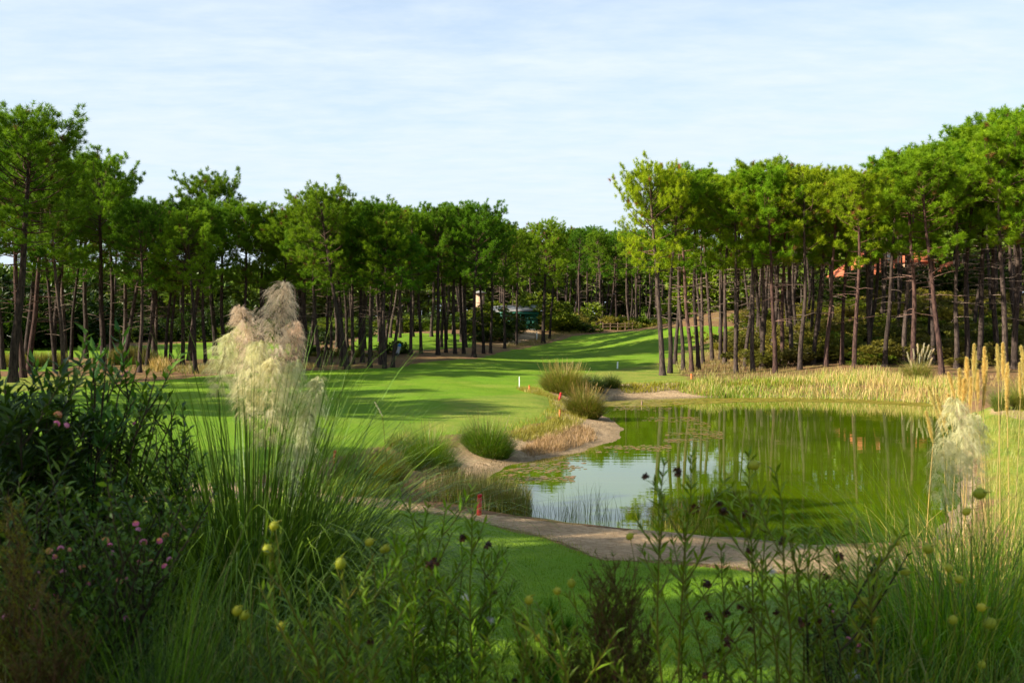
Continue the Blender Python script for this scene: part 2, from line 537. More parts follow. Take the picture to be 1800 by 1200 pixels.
SEMI = [
    [P(790, 702), P(930, 690), P(985, 705), P(985, 724), P(960, 744), P(850, 757), P(760, 763), P(700, 780), P(690, 765), P(760, 735)],
    [P(985, 664), P(1050, 652), P(1145, 640), P(1190, 625), P(1250, 600), P(1262, 604), P(1220, 640), P(1200, 655), P(1230, 682), P(1000, 686), P(950, 682)],
    [(5, 10), (9.5, 19), (15, 33), (18.6, 42), (21, 50), (31, 47), (40, 30), (25, 14), (12, 7)],
    [P(-200, 660), P(200, 662), P(200, 676), P(-200, 700)],
]
CART = [P(1735, 719), P(1800, 723), P(1990, 737), P(1990, 765), P(1800, 739), P(1745, 728)]
FARPATH = [P(868, 606), P(905, 606), P(950, 588), P(940, 578), P(925, 582), P(905, 597)]
def msk(p, polys, soft, wa=0.25, ws=1.5):
    best = np.full(len(p), 1e9)
    for q in polys:
        best = np.minimum(best, sdist(p, q))
    return sstep(soft, -soft, best + wa * wob(p, ws))

def build_ground():
    az = np.unique(np.concatenate([np.arange(-180, -36, 4.0), np.arange(-36, 36.01, 0.2), np.arange(36, 180, 4.0)]))
    az = np.radians(az)
    r = [1.0]
    while r[-1] < 420:
        r.append(r[-1] * 1.0105)
    r += [520, 700, 1000, 1600, 2600, 5000]
    r = np.array(r)
    A, Rr = np.meshgrid(az, r)
    p = np.stack([np.sin(A) * Rr, np.cos(A) * Rr], -1).reshape(-1, 2)
    z = tz(p)
    nA, nR = len(az), len(r)
    rr = Rr.reshape(-1)
    dp = sdist(p, POND)
    g = msk(p, MOWN, 0.5 , 0.35, 2.0)
    lawn = msk(p, [LAWN], 0.12, 0.10, 0.7)
    path = np.maximum(msk(p, [PATH], 0.15, 0.12, 0.7), np.maximum(msk(p, [CART], 0.4, 0.2, 1.0), msk(p, [FARPATH], 1.0, 0.5, 2.0)))
    semi = msk(p, SEMI, 1.2, 0.6, 1.7)
    sand = sstep(2.7, 1.7, dp + 0.45 * wob(p, 1.1)) * ((p[:, 0] < 7.5) & (p[:, 1] > 27)) + sstep(0.7, 0.2, dp) * ((p[:, 0] >= 7.5) | (p[:, 1] <= 27))
    sand = np.maximum(sand, sstep(5.5, 4.5, dp + 0.4 * wob(p, 1.3)) * (p[:, 0] > 3) * (p[:, 0] < 12) * (p[:, 1] > 58))
    sand = np.clip(sand, 0, 1) * (rr < 100)
    mown = np.maximum(g, lawn)
    path = path * (1 - np.where(rr < 40, lawn * 0.9, 0))
    mown = mown * (1 - sand) * (1 - path * 0.9)
    zone = np.stack([mown, semi * (1 - sand), sand, path * (1 - sand * 0.5)], 1)
    v = np.concatenate([np.concatenate([p, z[:, None]], 1), [[0, 0, gz(0.01, 0.0)]]])
    zone = np.concatenate([zone, [[1, 0, 0, 0]]])
    lw = np.concatenate([lawn, [1]])
    i = np.arange(nR - 1)[:, None] * nA; j = np.arange(nA)[None, :]; j2 = (j + 1) % nA
    q = np.stack([i + j, i + nA + j, i + nA + j2, i + j2], -1).reshape(-1, 4)
    q = q[:, ::-1]
    q = q[:, [0, 3, 2, 1]] if False else q
    c = np.stack([np.full(nA, len(p)), j2[0], j[0]], -1)
    # split by zone into separate objects that share edges and never overlap
    zf = zone[q].mean(1); lf = lw[q].mean(1); rf = np.concatenate([rr, [0]])[q].mean(1)
    cls = np.zeros(len(q), int)                      # 0 forest floor
    cls[zf[:, 1] > 0.5] = 4
    cls[zf[:, 0] > 0.5] = 1
    cls[(zf[:, 0] > 0.5) & (lf > 0.5) & (rf < 40)] = 2
    cls[zf[:, 3] > 0.5] = 3
    cls[zf[:, 2] > 0.5] = 5
    names = ['forest_floor', 'fairway', 'lawn', 'dirt_path', 'rough', 'pond_bank']
    for k, nm in enumerate(names):
        fq = q[cls == k]
        ft = c if k == 2 else np.zeros((0, 3), int)
        used, inv = np.unique(np.concatenate([fq.ravel(), ft.ravel()]), return_inverse=True)
        fq2 = inv[:fq.size].reshape(-1, 4); ft2 = inv[fq.size:].reshape(-1, 3)
        me = np_mesh(nm, v[used], ft2, fq2, M_GROUND, True)
        a = me.attributes.new('zone', 'FLOAT_COLOR', 'POINT')
        a.data.foreach_set('color', zone[used].astype(np.float32).ravel())
        link(nm, me, kind='structure')

def ground_mat():
    m, nt = new_mat('ground')
    out = nd(nt, 'ShaderNodeOutputMaterial')
    at_ = nd(nt, 'ShaderNodeAttribute', attribute_name='zone')
    sp = nd(nt, 'ShaderNodeSeparateColor')
    nt.links.new(at_.outputs['Color'], sp.inputs[0])
    geo = nd(nt, 'ShaderNodeNewGeometry')
    pos = geo.outputs['Position']
    nb = noise(nt, 0.09, 4, 0.55, pos)
    nm = noise(nt, 0.6, 5, 0.6, pos)
    nf = noise(nt, 7.0, 5, 0.65, pos)
    nff = noise(nt, 38.0, 3, 0.6, pos)
    # needle litter with dry grass
    lit = mix(nt, rng_map(nt, nf, 0.35, 0.65), (0.10, 0.055, 0.025), (0.27, 0.155, 0.075))
    lit = mix(nt, rng_map(nt, nm, 0.50, 0.66, 0, 0.75), lit, (0.23, 0.19, 0.055))
    # mown turf
    tur = mix(nt, rng_map(nt, nff, 0.3, 0.7), (0.082, 0.160, 0.006), (0.158, 0.265, 0.011))
    tur = mix(nt, rng_map(nt, nm, 0.42, 0.68, 0, 0.6), tur, (0.20, 0.26, 0.025))
    tur = mix(nt, rng_map(nt, nf, 0.52, 0.70, 0, 0.35), tur, (0.10, 0.15, 0.012))
    tur = mix(nt, rng_map(nt, noise(nt, 0.25, 6, 0.7, pos), 0.50, 0.66, 0, 0.55), tur, (0.24, 0.27, 0.04))
    tur = mix(nt, rng_map(nt, nb, 0.40, 0.66, 0, 0.40), tur, (0.062, 0.19, 0.007))
    # faint mowing bands
    sxx = nd(nt, 'ShaderNodeSeparateXYZ')
    nt.links.new(pos, sxx.inputs[0])
    ph = mth(nt, 'ADD', mth(nt, 'MULTIPLY', sxx.outputs[0], 1.25), mth(nt, 'MULTIPLY', sxx.outputs[1], 0.42))
    tur = mix(nt, rng_map(nt, mth(nt, 'SINE', ph, 0.0), -0.35, 0.35, 0, 0.16), tur, (0.18, 0.33, 0.02))
    # yellowish rough
    sem = mix(nt, rng_map(nt, nf, 0.35, 0.65), (0.15, 0.20, 0.02), (0.31, 0.28, 0.06))
    sem = mix(nt, rng_map(nt, nm, 0.42, 0.62, 0, 0.7), sem, (0.11, 0.19, 0.018))
    # pale sand of the banks
    san = mix(nt, rng_map(nt, nf, 0.3, 0.7), (0.30, 0.20, 0.105), (0.54, 0.385, 0.22))
    san = mix(nt, rng_map(nt, nm, 0.50, 0.68, 0, 0.7), san, (0.15, 0.105, 0.055))
    # trodden earth
    pth = mix(nt, rng_map(nt, nf, 0.32, 0.68), (0.30, 0.195, 0.10), (0.54, 0.375, 0.21))
    pth = mix(nt, rng_map(nt, nff, 0.50, 0.72, 0, 0.6), pth, (0.12, 0.08, 0.04))
    san = mix(nt, rng_map(nt, nff, 0.54, 0.72, 0, 0.55), san, (0.12, 0.085, 0.05))
    pth = mix(nt, rng_map(nt, nm, 0.48, 0.66, 0, 0.6), pth, (0.20, 0.13, 0.06))
    # broken edges
    def w(ch):
        e = mth(nt, 'ADD', ch, mth(nt, 'MULTIPLY', mth(nt, 'SUBTRACT', nf, 0.5), 0.9))
        return rng_map(nt, e, 0.38, 0.62)
    semi_on = rng_map(nt, mth(nt, 'ADD', sp.outputs[1], mth(nt, 'MULTIPLY', mth(nt, 'SUBTRACT', nm, 0.5), 0.9)), 0.25, 0.8)
    c = mix(nt, semi_on, lit, sem)
    tur2 = mix(nt, mth(nt, 'MULTIPLY', semi_on, 0.72), tur, sem)
    c = mix(nt, w(sp.outputs[0]), c, tur2)
    c = mix(nt, w(at_.outputs['Alpha']), c, pth)
    c = mix(nt, w(sp.outputs[2]), c, san)
    # wet margin: sand soaked by the pond is darker
    sx = nd(nt, 'ShaderNodeSeparateXYZ')
    nt.links.new(pos, sx.inputs[0])
    wet = rng_map(nt, mth(nt, 'ADD', sx.outputs[2], mth(nt, 'MULTIPLY', nf, 0.10)), 0.07, 0.13, 0.45, 0.0)
    c = mix(nt, wet, c, (0.06, 0.05, 0.025))
    p = nd(nt, 'ShaderNodeBsdfPrincipled')
    nt.links.new(c, p.inputs['Base Color'])
    p.inputs['Roughness'].default_value = 0.9
    p.inputs['Specular IOR Level'].default_value = 0.08
    bp = nd(nt, 'ShaderNodeBump')
    bp.inputs['Strength'].default_value = 0.8
    bp.inputs['Distance'].default_value = 0.08
    nt.links.new(mth(nt, 'ADD', nf, mth(nt, 'MULTIPLY', nff, 0.5)), bp.inputs['Height'])
    nt.links.new(bp.outputs[0], p.inputs['Normal'])
    nt.links.new(p.outputs[0], out.inputs[0])
    return m
M_GROUND = ground_mat()
build_ground()

# ------------------------------------------------------------------ water
def water_mat():
    m, nt = new_mat('pond_water')
    out = nd(nt, 'ShaderNodeOutputMaterial')
    geo = nd(nt, 'ShaderNodeNewGeometry')
    mpn = nd(nt, 'ShaderNodeMapping')
    mpn.inputs['Scale'].default_value = (0.35, 1.5, 1)
    nt.links.new(geo.outputs['Position'], mpn.inputs[0])
    a = noise(nt, 1.6, 3, 0.5, mpn.outputs[0])
    b = noise(nt, 0.35, 3, 0.5, mpn.outputs[0])
    big = noise(nt, 0.12, 3, 0.5, geo.outputs['Position'])
    c = mix(nt, rng_map(nt, big, 0.35, 0.65), (0.048, 0.082, 0.001), (0.080, 0.124, 0.0018))
    p = nd(nt, 'ShaderNodeBsdfPrincipled')
    nt.links.new(c, p.inputs['Base Color'])
    p.inputs['Roughness'].default_value = 0.015
    p.inputs['IOR'].default_value = 1.42
    bp = nd(nt, 'ShaderNodeBump')
    bp.inputs['Strength'].default_value = 0.03
    bp.inputs['Distance'].default_value = 0.05
    nt.links.new(mth(nt, 'ADD', a, mth(nt, 'MULTIPLY', b, 2.0)), bp.inputs['Height'])
    nt.links.new(bp.outputs[0], p.inputs['Normal'])
    nt.links.new(p.outputs[0], out.inputs[0])
    return m
_pc = POND.mean(0)
_out = _pc + (POND - _pc) * (1 + 1.2 / np.maximum(np.linalg.norm(POND - _pc, axis=1, keepdims=True), 1))
def build_water():
    import bmesh
    bm = bmesh.new()
    xs = np.arange(-3, 30, 0.5); ys = np.arange(18, 70, 0.5)
    X, Y = np.meshgrid(xs, ys)
    pts = np.stack([X, Y], -1).reshape(-1, 2)
    keep = sdist(pts, POND) < 1.3
    nx = len(xs)
    i = np.arange(len(ys) - 1)[:, None] * nx; j = np.arange(nx - 1)[None, :]
    q = np.stack([i + j, i + j + 1, i + nx + j + 1, i + nx + j], -1).reshape(-1, 4)
    q = q[keep[q].all(1)]
    used, inv = np.unique(q, return_inverse=True)
    v = np.concatenate([pts[used], np.zeros((len(used), 1))], 1)
    link('pond_water', np_mesh('pond_water', v, np.zeros((0, 3), int), inv.reshape(-1, 4), water_mat(), True), kind='structure')
    bm.free()
build_water()

# ------------------------------------------------------------------ pines
NEEDLE_A = np.array([0.075, 0.175, 0.016]); NEEDLE_B = np.array([0.205, 0.335, 0.022]); NEEDLE_OLD = np.array([0.16, 0.085, 0.03])
class Pine:
    pass
def make_pine(seed, cb, rad, nbr=46, bend=0.35, top_round=1.0, tuftk=15, dead=9, base_r=0.24, gap=0.25):
    rs = np.random.default_rng(seed)
    H = 18.0
    t = np.linspace(0, 0.975, 22)
    ph = rs.uniform(0, 6.28, 4)
    off = lambda s: np.stack([bend * (np.sin(s * 3.1 + ph[0]) - math.sin(ph[0])) + 0.05 * np.sin(s * 11 + ph[2]), bend * (np.sin(s * 2.6 + ph[1]) - math.sin(ph[1])) + 0.05 * np.sin(s * 9 + ph[3])], -1) * (np.minimum(s * 4, 1))[:, None]
    pt = np.concatenate([off(t), (t * H)[:, None]], 1)
    pt[0, 2] = -0.4
    rad_t = base_r * (1 - 0.72 * t ** 0.95) + 0.13 * base_r * np.exp(-t * 60) * 4
    hue = np.clip((t - 0.25) / 0.6, 0, 1)[:, None]
    barkc = np.array([0.064, 0.050, 0.043]) * (1 - hue) + np.array([0.092, 0.066, 0.051]) * hue
    tr = MB(); tube(tr, pt, rad_t, 10, barkc)
    br = MB(); cr = MB()
    tp, td, tc = [], [], []
    az = rs.uniform(0, 6.28)
    bad = rs.uniform(0, 6.28, 2)
    for i in range(nbr):
        u = ((i + 0.5) / nbr) ** 0.92
        if u < .4 and rs.random() < .48:
            continue
        f = cb + (0.965 - cb) * u ** .85
        az += 2.4 + rs.normal() * 0.35
        if u < 0.38:
            Rr = rad * (0.55 + 0.45 * u / 0.38)
        else:
            Rr = rad * math.sqrt(max(0.02, 1 - ((u - 0.38) / 0.66) ** 2)) * top_round + 0.15
        Rr *= rs.uniform(0.62, 1.18)
        if u < 0.45 and min(abs((az - b + math.pi) % 6.283 - math.pi) for b in bad) < 0.55 and rs.random() < gap * 3:
            Rr *= 0.35
        el = R(8 + 52 * u ** 1.2) + rs.normal() * 0.14
        s = np.linspace(0, 1, 7)
        ang = el - 0.25 + 0.55 * s
        dr = np.cumsum(np.cos(ang)) / 7 * Rr; dz = np.cumsum(np.sin(ang)) / 7 * Rr
        aa = az + 0.3 * rs.normal() * s
        o = np.array([np.interp(f, t, pt[:, 0]), np.interp(f, t, pt[:, 1]), f * H])
        line = o + np.stack([np.cos(aa) * dr, np.sin(aa) * dr, dz], 1)
        line = np.concatenate([[o], line])
        r0 = 0.055 * (1 - 0.5 * u) * base_r / 0.24
        tube(br, line, np.linspace(r0, 0.012, len(line)), 4, np.array([0.13, 0.085, 0.06]))
        n_tw = max(3, int(2.0 + Rr * 1.9))
        for k in range(n_tw):
            w = 0.38 + 0.62 * (k + rs.random()) / n_tw
            c = np.array([np.interp(w, np.linspace(0, 1, len(line)), line[:, d]) for d in range(3)])
            ta = az + rs.choice([-1, 1]) * rs.uniform(0.3, 1.25)
            te = rs.uniform(0.0, 0.85) + 0.3 * u
            tl = (0.45 + 0.35 * rs.random()) * (1.25 - 0.5 * w) * (0.8 + 0.12 * rad)
            d = np.array([math.cos(ta) * math.cos(te), math.sin(ta) * math.cos(te), math.sin(te)])
            e = c + d * tl
            if k % 2 == 0:
                tube(br, np.array([c, c + d * tl * 0.5, e]), [0.016, 0.012, 0.006], 3, np.array([0.12, 0.08, 0.055]))
            def puff(q, m):
                base = rs.uniform(0.05, 0.95) * 0.75 + 0.25 * w
                old = rs.random() > 0.985 - 0.02 * (1 - u)
                ax = d * .6 + np.array([0, 0, .6]) + rs.normal(size=3) * .2
                ax = ax / np.linalg.norm(ax)
                for x in range(m):
                    tp.append(q + ax * (.30 * x / m) + rs.normal(size=3) * .025); td.append(ax)
                    lig = np.clip(base * .75 + .3 * x / m, 0, 1)  # tint lightens toward the puff's tip, painting light on its top
                    tc.append((NEEDLE_OLD if old else NEEDLE_A * (1 - lig) + NEEDLE_B * lig) * rs.uniform(.9, 1.1))
            puff(e, 4)
            puff(c + d * tl * .55 + rs.normal(size=3) * .16 + np.array([0, 0, .1]), 4)
            if rs.random() < .6:
                puff(c + d * tl * .2 + rs.normal(size=3) * .2, 4)
        tp.append(line[-1]); td.append(line[-1] - line[-2] + np.array([0, 0, 0.1])); tc.append(NEEDLE_B)
    for i in range(dead):
        f = rs.uniform(cb * 0.45, cb * 1.05)
        a = rs.uniform(0, 6.28); L = rs.uniform(0.5, 2.4)
        o = np.array([np.interp(f, t, pt[:, 0]), np.interp(f, t, pt[:, 1]), f * H])
        s = np.linspace(0, 1, 5)[:, None]
        d = np.array([math.cos(a), math.sin(a), rs.uniform(-0.15, 0.5)])
        ln = o + d * L * s + np.array([0, 0, -0.35]) * s ** 2 * L * 0.4 + rs.normal(size=(5, 3)) * 0.05 * s
        tube(br, ln, np.linspace(0.035, 0.008, 5), 4, np.array([0.19, 0.15, 0.12]))
    tufts(cr, np.array(tp), np.array(td), tuftk, 0.34, 0.030, 1.25, np.array(tc))
    pn = Pine()
    pn.H = float(np.array(tp)[:, 2].max()) + .25; pn.cb = cb
    pn.trunk = tr.data('trunk', M_BARK, True)
    pn.branch = br.data('branches', M_BARK)
    pn.crown = cr.data('crown', M_NEEDLE)
    pn.ntuft = len(tp)
    return pn
PROTO = {
    'L': [make_pine(s, 0.48, 3.7, 58, 0.30, 1.12, base_r=0.245, dead=14) for s in (1, 2, 3, 4)],
    'R': [make_pine(s, 0.52, 3.3, 54, 0.28, 1.12, base_r=0.21, dead=16) for s in (11, 12, 13, 14)],
    'W': [make_pine(s, 0.50, 4.7, 70, 0.28, 1.08, base_r=0.30, dead=14) for s in (21, 22)],
    'U': [make_pine(s, 0.56, 2.6, 38, 0.35, 1.1, tuftk=14, base_r=0.20, dead=10) for s in (31, 32, 33)],
}
_k = [0]
NTREE = [0]
def pine(kind, x, y, height, lean=(0.0, 0.0), label='', group=None, wide=1.0, bark=(1, 1, 1), leaf=(1, 1, 1), z=None, trunkw=1.0):
    _k[0] += 1
    pr = PROTO[kind][_k[0] % len(PROTO[kind])]
    z = gz(x, y) if z is None else z
    e = thing('pine_tree', label, 'pine tree', (x, y, z), 0, group)
    sz = height / pr.H
    sx = (0.55 + 0.45 * sz) * wide
    rz = random.uniform(0, 6.283)
    # lean: tip moves by lean metres; a shear of a child matrix would skew needles, so tilt instead
    tx, ty = lean
    e.rotation_euler = (math.atan2(-ty, height), math.atan2(tx, height), 0)
    e.scale = (1, 1, 1)
    NTREE[0] += 1
    for nm, me, sw in (('trunk', pr.trunk, trunkw), ('branches', pr.branch, 1), ('crown', pr.crown, 1)):
        o = bpy.data.objects.new(nm, me)
        COL.objects.link(o)
        o.parent = e
        o.scale = (sx , sx , sz)
        o.rotation_euler = (0, 0, rz)
        o.color = (*leaf, 1) if nm == 'crown' else (*bark, 1)
        if nm != 'trunk':
            o['kind'] = 'stuff'
    return e

FRONT_L = [   # base px, base py, top px, top py, kind, width, label
    (22, 672, 40, 165, 'W', 1.0, 'tallest pine at the left edge of the photo, its dark crown cut by the frame'),
    (40, 664, 10, 205, 'L', .9, 'reddish trunked pine just right of the dark edge pine on the left'),
    (50, 656, 72, 235, 'L', .9, 'second reddish trunked pine from the left edge, standing a little behind its twin'),
    (97, 650, 75, 335, 'L', .8, 'slim pine leaning left, first of the two leaning trunks at the far left'),
    (113, 662, 88, 300, 'L', .8, 'strongly left leaning dark trunked pine behind the tall leafy shrub'),
    (124, 632, 150, 330, 'L', .8, 'straight dark pine behind the leaning pair on the left'),
    (150, 630, 165, 262, 'W', .85, 'round topped pine carrying the second highest crown of the left wood'),
    (180, 645, 190, 262, 'W', .85, 'thick dark trunked pine rising directly above the leafy shrub'),
    (197, 610, 207, 320, 'L', .8, 'thin straight pine just right of the thick trunk above the shrub'),
    (216, 648, 262, 335, 'L', .9, 'pine leaning right in front of the far red roof'),
    (245, 655, 240, 345, 'L', .8, 'front trunk of the close pair standing right of the red roof'),
    (258, 642, 280, 355, 'L', .8, 'rear trunk of the close pair standing right of the red roof'),
    (290, 640, 303, 362, 'L', .75, 'slim pine standing before the white wall, left of its twin'),
    (298, 640, 322, 380, 'L', .75, 'slim forked looking pine standing before the white wall'),
    (320, 642, 335, 340, 'L', .85, 'pine left of the dark front trunk before the distant green'),
    (343, 656, 330, 365, 'L', .85, 'dark front pine leaning left at the edge of the fairway beside the pampas plumes'),
    (378, 625, 375, 294, 'W', .95, 'broad crowned pine with branching arms just left of the pampas plumes'),
    (361, 640, 350, 345, 'L', .8, 'thin dark pine left of the broad crowned pine by the plumes'),
    (422, 640, 432, 345, 'L', .85, 'pine half hidden by the tallest plume, on its left'),
    (463, 640, 468, 352, 'L', .85, 'pine hidden low down by the tallest plume'),
    (492, 640, 502, 372, 'L', .8, 'pine just right behind the tallest plume'),
    (540, 640, 533, 345, 'L', 1.0, 'stout pine leaning left, first trunk right of the pampas plumes'),
    (561, 646, 556, 365, 'L', .8, 'dark upright pine second right of the plumes at the fairway edge'),
    (571, 643, 575, 375, 'L', .75, 'thin pine squeezed behind the second trunk right of the plumes'),
    (581, 641, 590, 385, 'L', .75, 'thin pine third right of the plumes at the fairway edge'),
    (600, 644, 592, 372, 'L', .8, 'slim pine beside the tall peaked pine on the fairway edge'),
    (611, 650, 568, 312, 'W', .8, 'tall peaked pine with thick black trunk nearest the middle fairway'),
    (620, 640, 625, 350, 'L', .8, 'pine just behind the tall peaked pine'),
    (637, 637, 640, 352, 'L', .85, 'thin pine right of the tall peaked pine'),
    (650, 646, 652, 340, 'L', .85, 'straight front pine left of the pine that leans to the right'),
    (668, 641, 690, 348, 'L', .85, 'pine between the straight front pines of the middle fairway edge'),
    (676, 648, 682, 372, 'L', .8, 'front pine immediately left of the pine that leans to the right'),
    (690, 646, 716, 395, 'L', .8, 'front pine leaning clearly to the right over the fairway'),
    (722, 624, 718, 360, 'L', .85, 'pine set back right of the right leaning front pine'),
    (740, 622, 735, 370, 'L', .85, 'pine with crooked trunk base set back on the yellow verge'),
    (770, 624, 762, 352, 'W', .8, 'dark stout pine with low green sprays over the yellow verge'),
    (784, 620, 780, 365, 'L', .8, 'slim pine right of the stout pine on the yellow verge'),
    (800, 622, 792, 350, 'L', .85, 'pine in the tight clump left of the thick fairway corner pine'),
    (815, 622, 817, 352, 'L', .85, 'rightmost pine of the tight clump left of the thick corner pine'),
    (833, 628, 838, 350, 'W', .85, 'thick pine standing alone forward at the corner of the fairway'),
    (850, 622, 846, 362, 'L', .8, 'pine close behind the thick corner pine on its right'),
    (862, 621, 872, 372, 'L', .8, 'second pine right of the thick corner pine'),
    (887, 613, 894, 388, 'L', .8, 'slim pine on bare earth left of the green pavilion'),
    (908, 609, 905, 398, 'L', .8, 'slim pine on bare earth in front of the green pavilion'),
    (955, 603, 953, 379, 'W', .95, 'big broad pine at the top of the slope right of the green pavilion'),
    (966, 596, 984, 405, 'L', .8, 'leaning companion close behind the big broad pine by the pavilion'),
]
FRONT_R = [
    (1165, 660, 1152, 271, 'W', .80, 'tall lone pine at the left front corner of the right wood with branches reaching left'),
    (1178, 656, 1190, 290, 'R', 1.0, 'pine right beside the tall corner pine of the right wood'),
    (1187, 640, 1195, 320, 'U', 1.0, 'thin pine set back behind the tall corner pine'),
    (1201, 651, 1205, 300, 'U', .9, 'wiry thin stemmed pine third from the corner of the right wood'),
    (1216, 654, 1200, 288, 'R', .95, 'leaning brown pine fourth from the corner of the right wood'),
    (1228, 650, 1212, 285, 'R', .95, 'pine leaning left in the crossing group by the corner of the right wood'),
    (1236, 640, 1215, 330, 'R', .9, 'pine leaning left behind the crossing group by the corner'),
    (1252, 634, 1245, 292, 'R', .95, 'pine with bare pole trunk before the bright green gap in the right wood'),
    (1267, 632, 1262, 302, 'R', .9, 'straight pine at the left side of the bright green gap'),
    (1274, 640, 1288, 295, 'R', .95, 'straight front pine in the middle of the dry grass strip'),
    (1294, 656, 1278, 300, 'R', .9, 'front pine whose trunk leans left above the dry grass'),
    (1310, 645, 1325, 300, 'R', .9, 'dark pine behind the front pine above the dry grass'),
    (1324, 654, 1298, 292, 'R', .95, 'long left leaning pine among the yellow broom bushes'),
    (1340, 648, 1346, 271, 'R', 1.05, 'pine with the high bushy top in the middle of the right wood'),
    (1363, 656, 1352, 282, 'R', .95, 'lit front pine standing in the broom bushes'),
    (1374, 641, 1395, 288, 'R', .95, 'dark trunked pine beside the lit front pine in the broom'),
    (1390, 638, 1402, 279, 'R', 1.0, 'upright dark pine left of the thick trunked middle pine'),
    (1406, 650, 1418, 285, 'R', 1.0, 'thick dark pine in the centre of the right wood'),
    (1430, 641, 1440, 296, 'R', .95, 'pine set back behind the centre of the right wood'),
    (1452, 645, 1463, 285, 'R', .95, 'dark pine left of the slender lit pine near the reeds'),
    (1480, 640, 1482, 300, 'R', .9, 'dark pine immediately left of the slender lit pine near the reeds'),
    (1502, 656, 1505, 291, 'R', .95, 'slender lit pine rising from behind the straw coloured reeds'),
    (1528, 636, 1535, 300, 'R', .9, 'shaded pine in front of the orange roofed house'),
    (1556, 645, 1560, 264, 'R', 1.0, 'pine crossing the cream gable of the orange roofed house'),
    (1590, 640, 1575, 254, 'R', 1.0, 'pine leaning left behind the cream plumed pampas clump'),
    (1606, 648, 1600, 252, 'R', 1.05, 'brown pine directly above the cream plumed pampas clump'),
    (1656, 658, 1632, 258, 'R', 1.05, 'bright brown pine leaning left just right of the cream plumed pampas clump'),
    (1640, 640, 1655, 248, 'R', 1.0, 'dark pine behind the bright leaning pine by the pampas clump'),
    (1682, 648, 1684, 235, 'R', 1.0, 'slim pine left of the golden plumes'),
    (1700, 645, 1705, 225, 'R', 1.05, 'curved trunk pine rising behind the golden plumes'),
    (1722, 642, 1735, 200, 'R', 1.1, 'pine rising right behind the tallest golden plumes'),
    (1752, 640, 1748, 196, 'R', 1.1, 'shaded pine left of the big double trunks at the right edge'),
    (1768, 655, 1762, 215, 'R', 1.1, 'left one of the big double pines at the right edge'),
    (1784, 648, 1780, 186, 'W', .85, 'right one of the big double pines at the right edge, with the highest crown'),
    (1806, 650, 1808, 183, 'W', .85, 'pine cut by the right edge of the photo'),
    (1840, 655, 1830, 180, 'W', .85, 'pine outside the right edge whose crown reaches into the photo'),
]
TAKEN = []
def plant(spec, group, leaf):
    bx, by, tx, ty, kind, wide, lab = spec
    x, y = gp(bx, by)
    h = (by - ty) / FPX * y
    lean = (tx - bx) / FPX * y
    b = random.uniform(0.6, 0.9) if 'left' in group else random.uniform(0.8, 1.2)  # left-wood bark darkened to paint in the shade between its trunks
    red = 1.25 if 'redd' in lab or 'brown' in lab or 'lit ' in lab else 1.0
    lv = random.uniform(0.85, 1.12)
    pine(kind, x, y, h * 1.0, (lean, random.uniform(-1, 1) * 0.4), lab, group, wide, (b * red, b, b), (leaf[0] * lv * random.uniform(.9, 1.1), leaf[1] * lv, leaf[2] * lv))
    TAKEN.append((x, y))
LEAF_L = (0.76, 0.86, 0.95); LEAF_R = (1.15, 1.14, 0.9); LEAF_C = (0.62, 0.78, 1.0)  # left and right tints put shade and sun into the needle colour
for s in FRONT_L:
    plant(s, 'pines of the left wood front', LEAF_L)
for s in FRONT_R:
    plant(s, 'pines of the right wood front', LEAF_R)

def fill(n, poly, kinds, hr, group, label, leaf, mind=2.2, topfn=None, seed=5):
    rs = np.random.default_rng(seed)
    poly = np.array(poly, float)
    lo, hi = poly.min(0), poly.max(0)
    c = 0; tries = 0
    while c < n and tries < 6000:
        tries += 1
        p = lo + rs.random(2) * (hi - lo)
        if sdist(p[None], poly)[0] > 0:
            continue
        if min((p[0] - a) ** 2 + (p[1] - b) ** 2 for a, b in TAKEN) < mind ** 2:
            continue
        h = rs.uniform(*hr)
        if topfn is not None:           # keep the crown at or under the skyline of the wood
            px = CX + p[0] / p[1] * FPX
            zmax = CAM_H - (topfn(px) - HY) / FPX * p[1]
            h = min(h * 1.3, zmax - gz(*p) - rs.uniform(0, 1.2))
            if h < 8:
                continue
        b = rs.uniform(0.7, 1.1); lv = rs.uniform(0.85, 1.1)
        px = CX + p[0] / p[1] * FPX
        where = [w for e, w in label[1] if px >= e][-1]
        row = label[2][int(np.searchsorted(label[3], p[1]))]
        pine(kinds[int(rs.integers(len(kinds)))], p[0], p[1], h, (rs.normal() * 0.7, rs.normal() * 0.5), label[0] % (row, where), group, rs.uniform(.85, 1.1), (b, b, b), tuple(l * lv for l in leaf))
        TAKEN.append((p[0], p[1])); c += 1
def skyl(xs, ys):
    return lambda px: float(np.interp(px, xs, ys))
SKY_L = skyl([-200, 0, 60, 110, 190, 260, 320, 375, 430, 480, 520, 565, 620, 690, 760, 850, 900, 920, 955, 1000], [200, 200, 265, 300, 290, 340, 345, 315, 350, 372, 362, 330, 355, 355, 355, 365, 392, 405, 388, 400])
SKY_C = skyl([850, 900, 930, 955, 985, 1010, 1050, 1080, 1200], [365, 392, 405, 385, 400, 393, 392, 400, 395])
SKY_R = skyl([1080, 1150, 1240, 1290, 1345, 1400, 1470, 1500, 1540, 1600, 1640, 1690, 1750, 1800, 2000], [300, 280, 305, 300, 285, 290, 295, 305, 290, 268, 268, 240, 210, 195, 190])
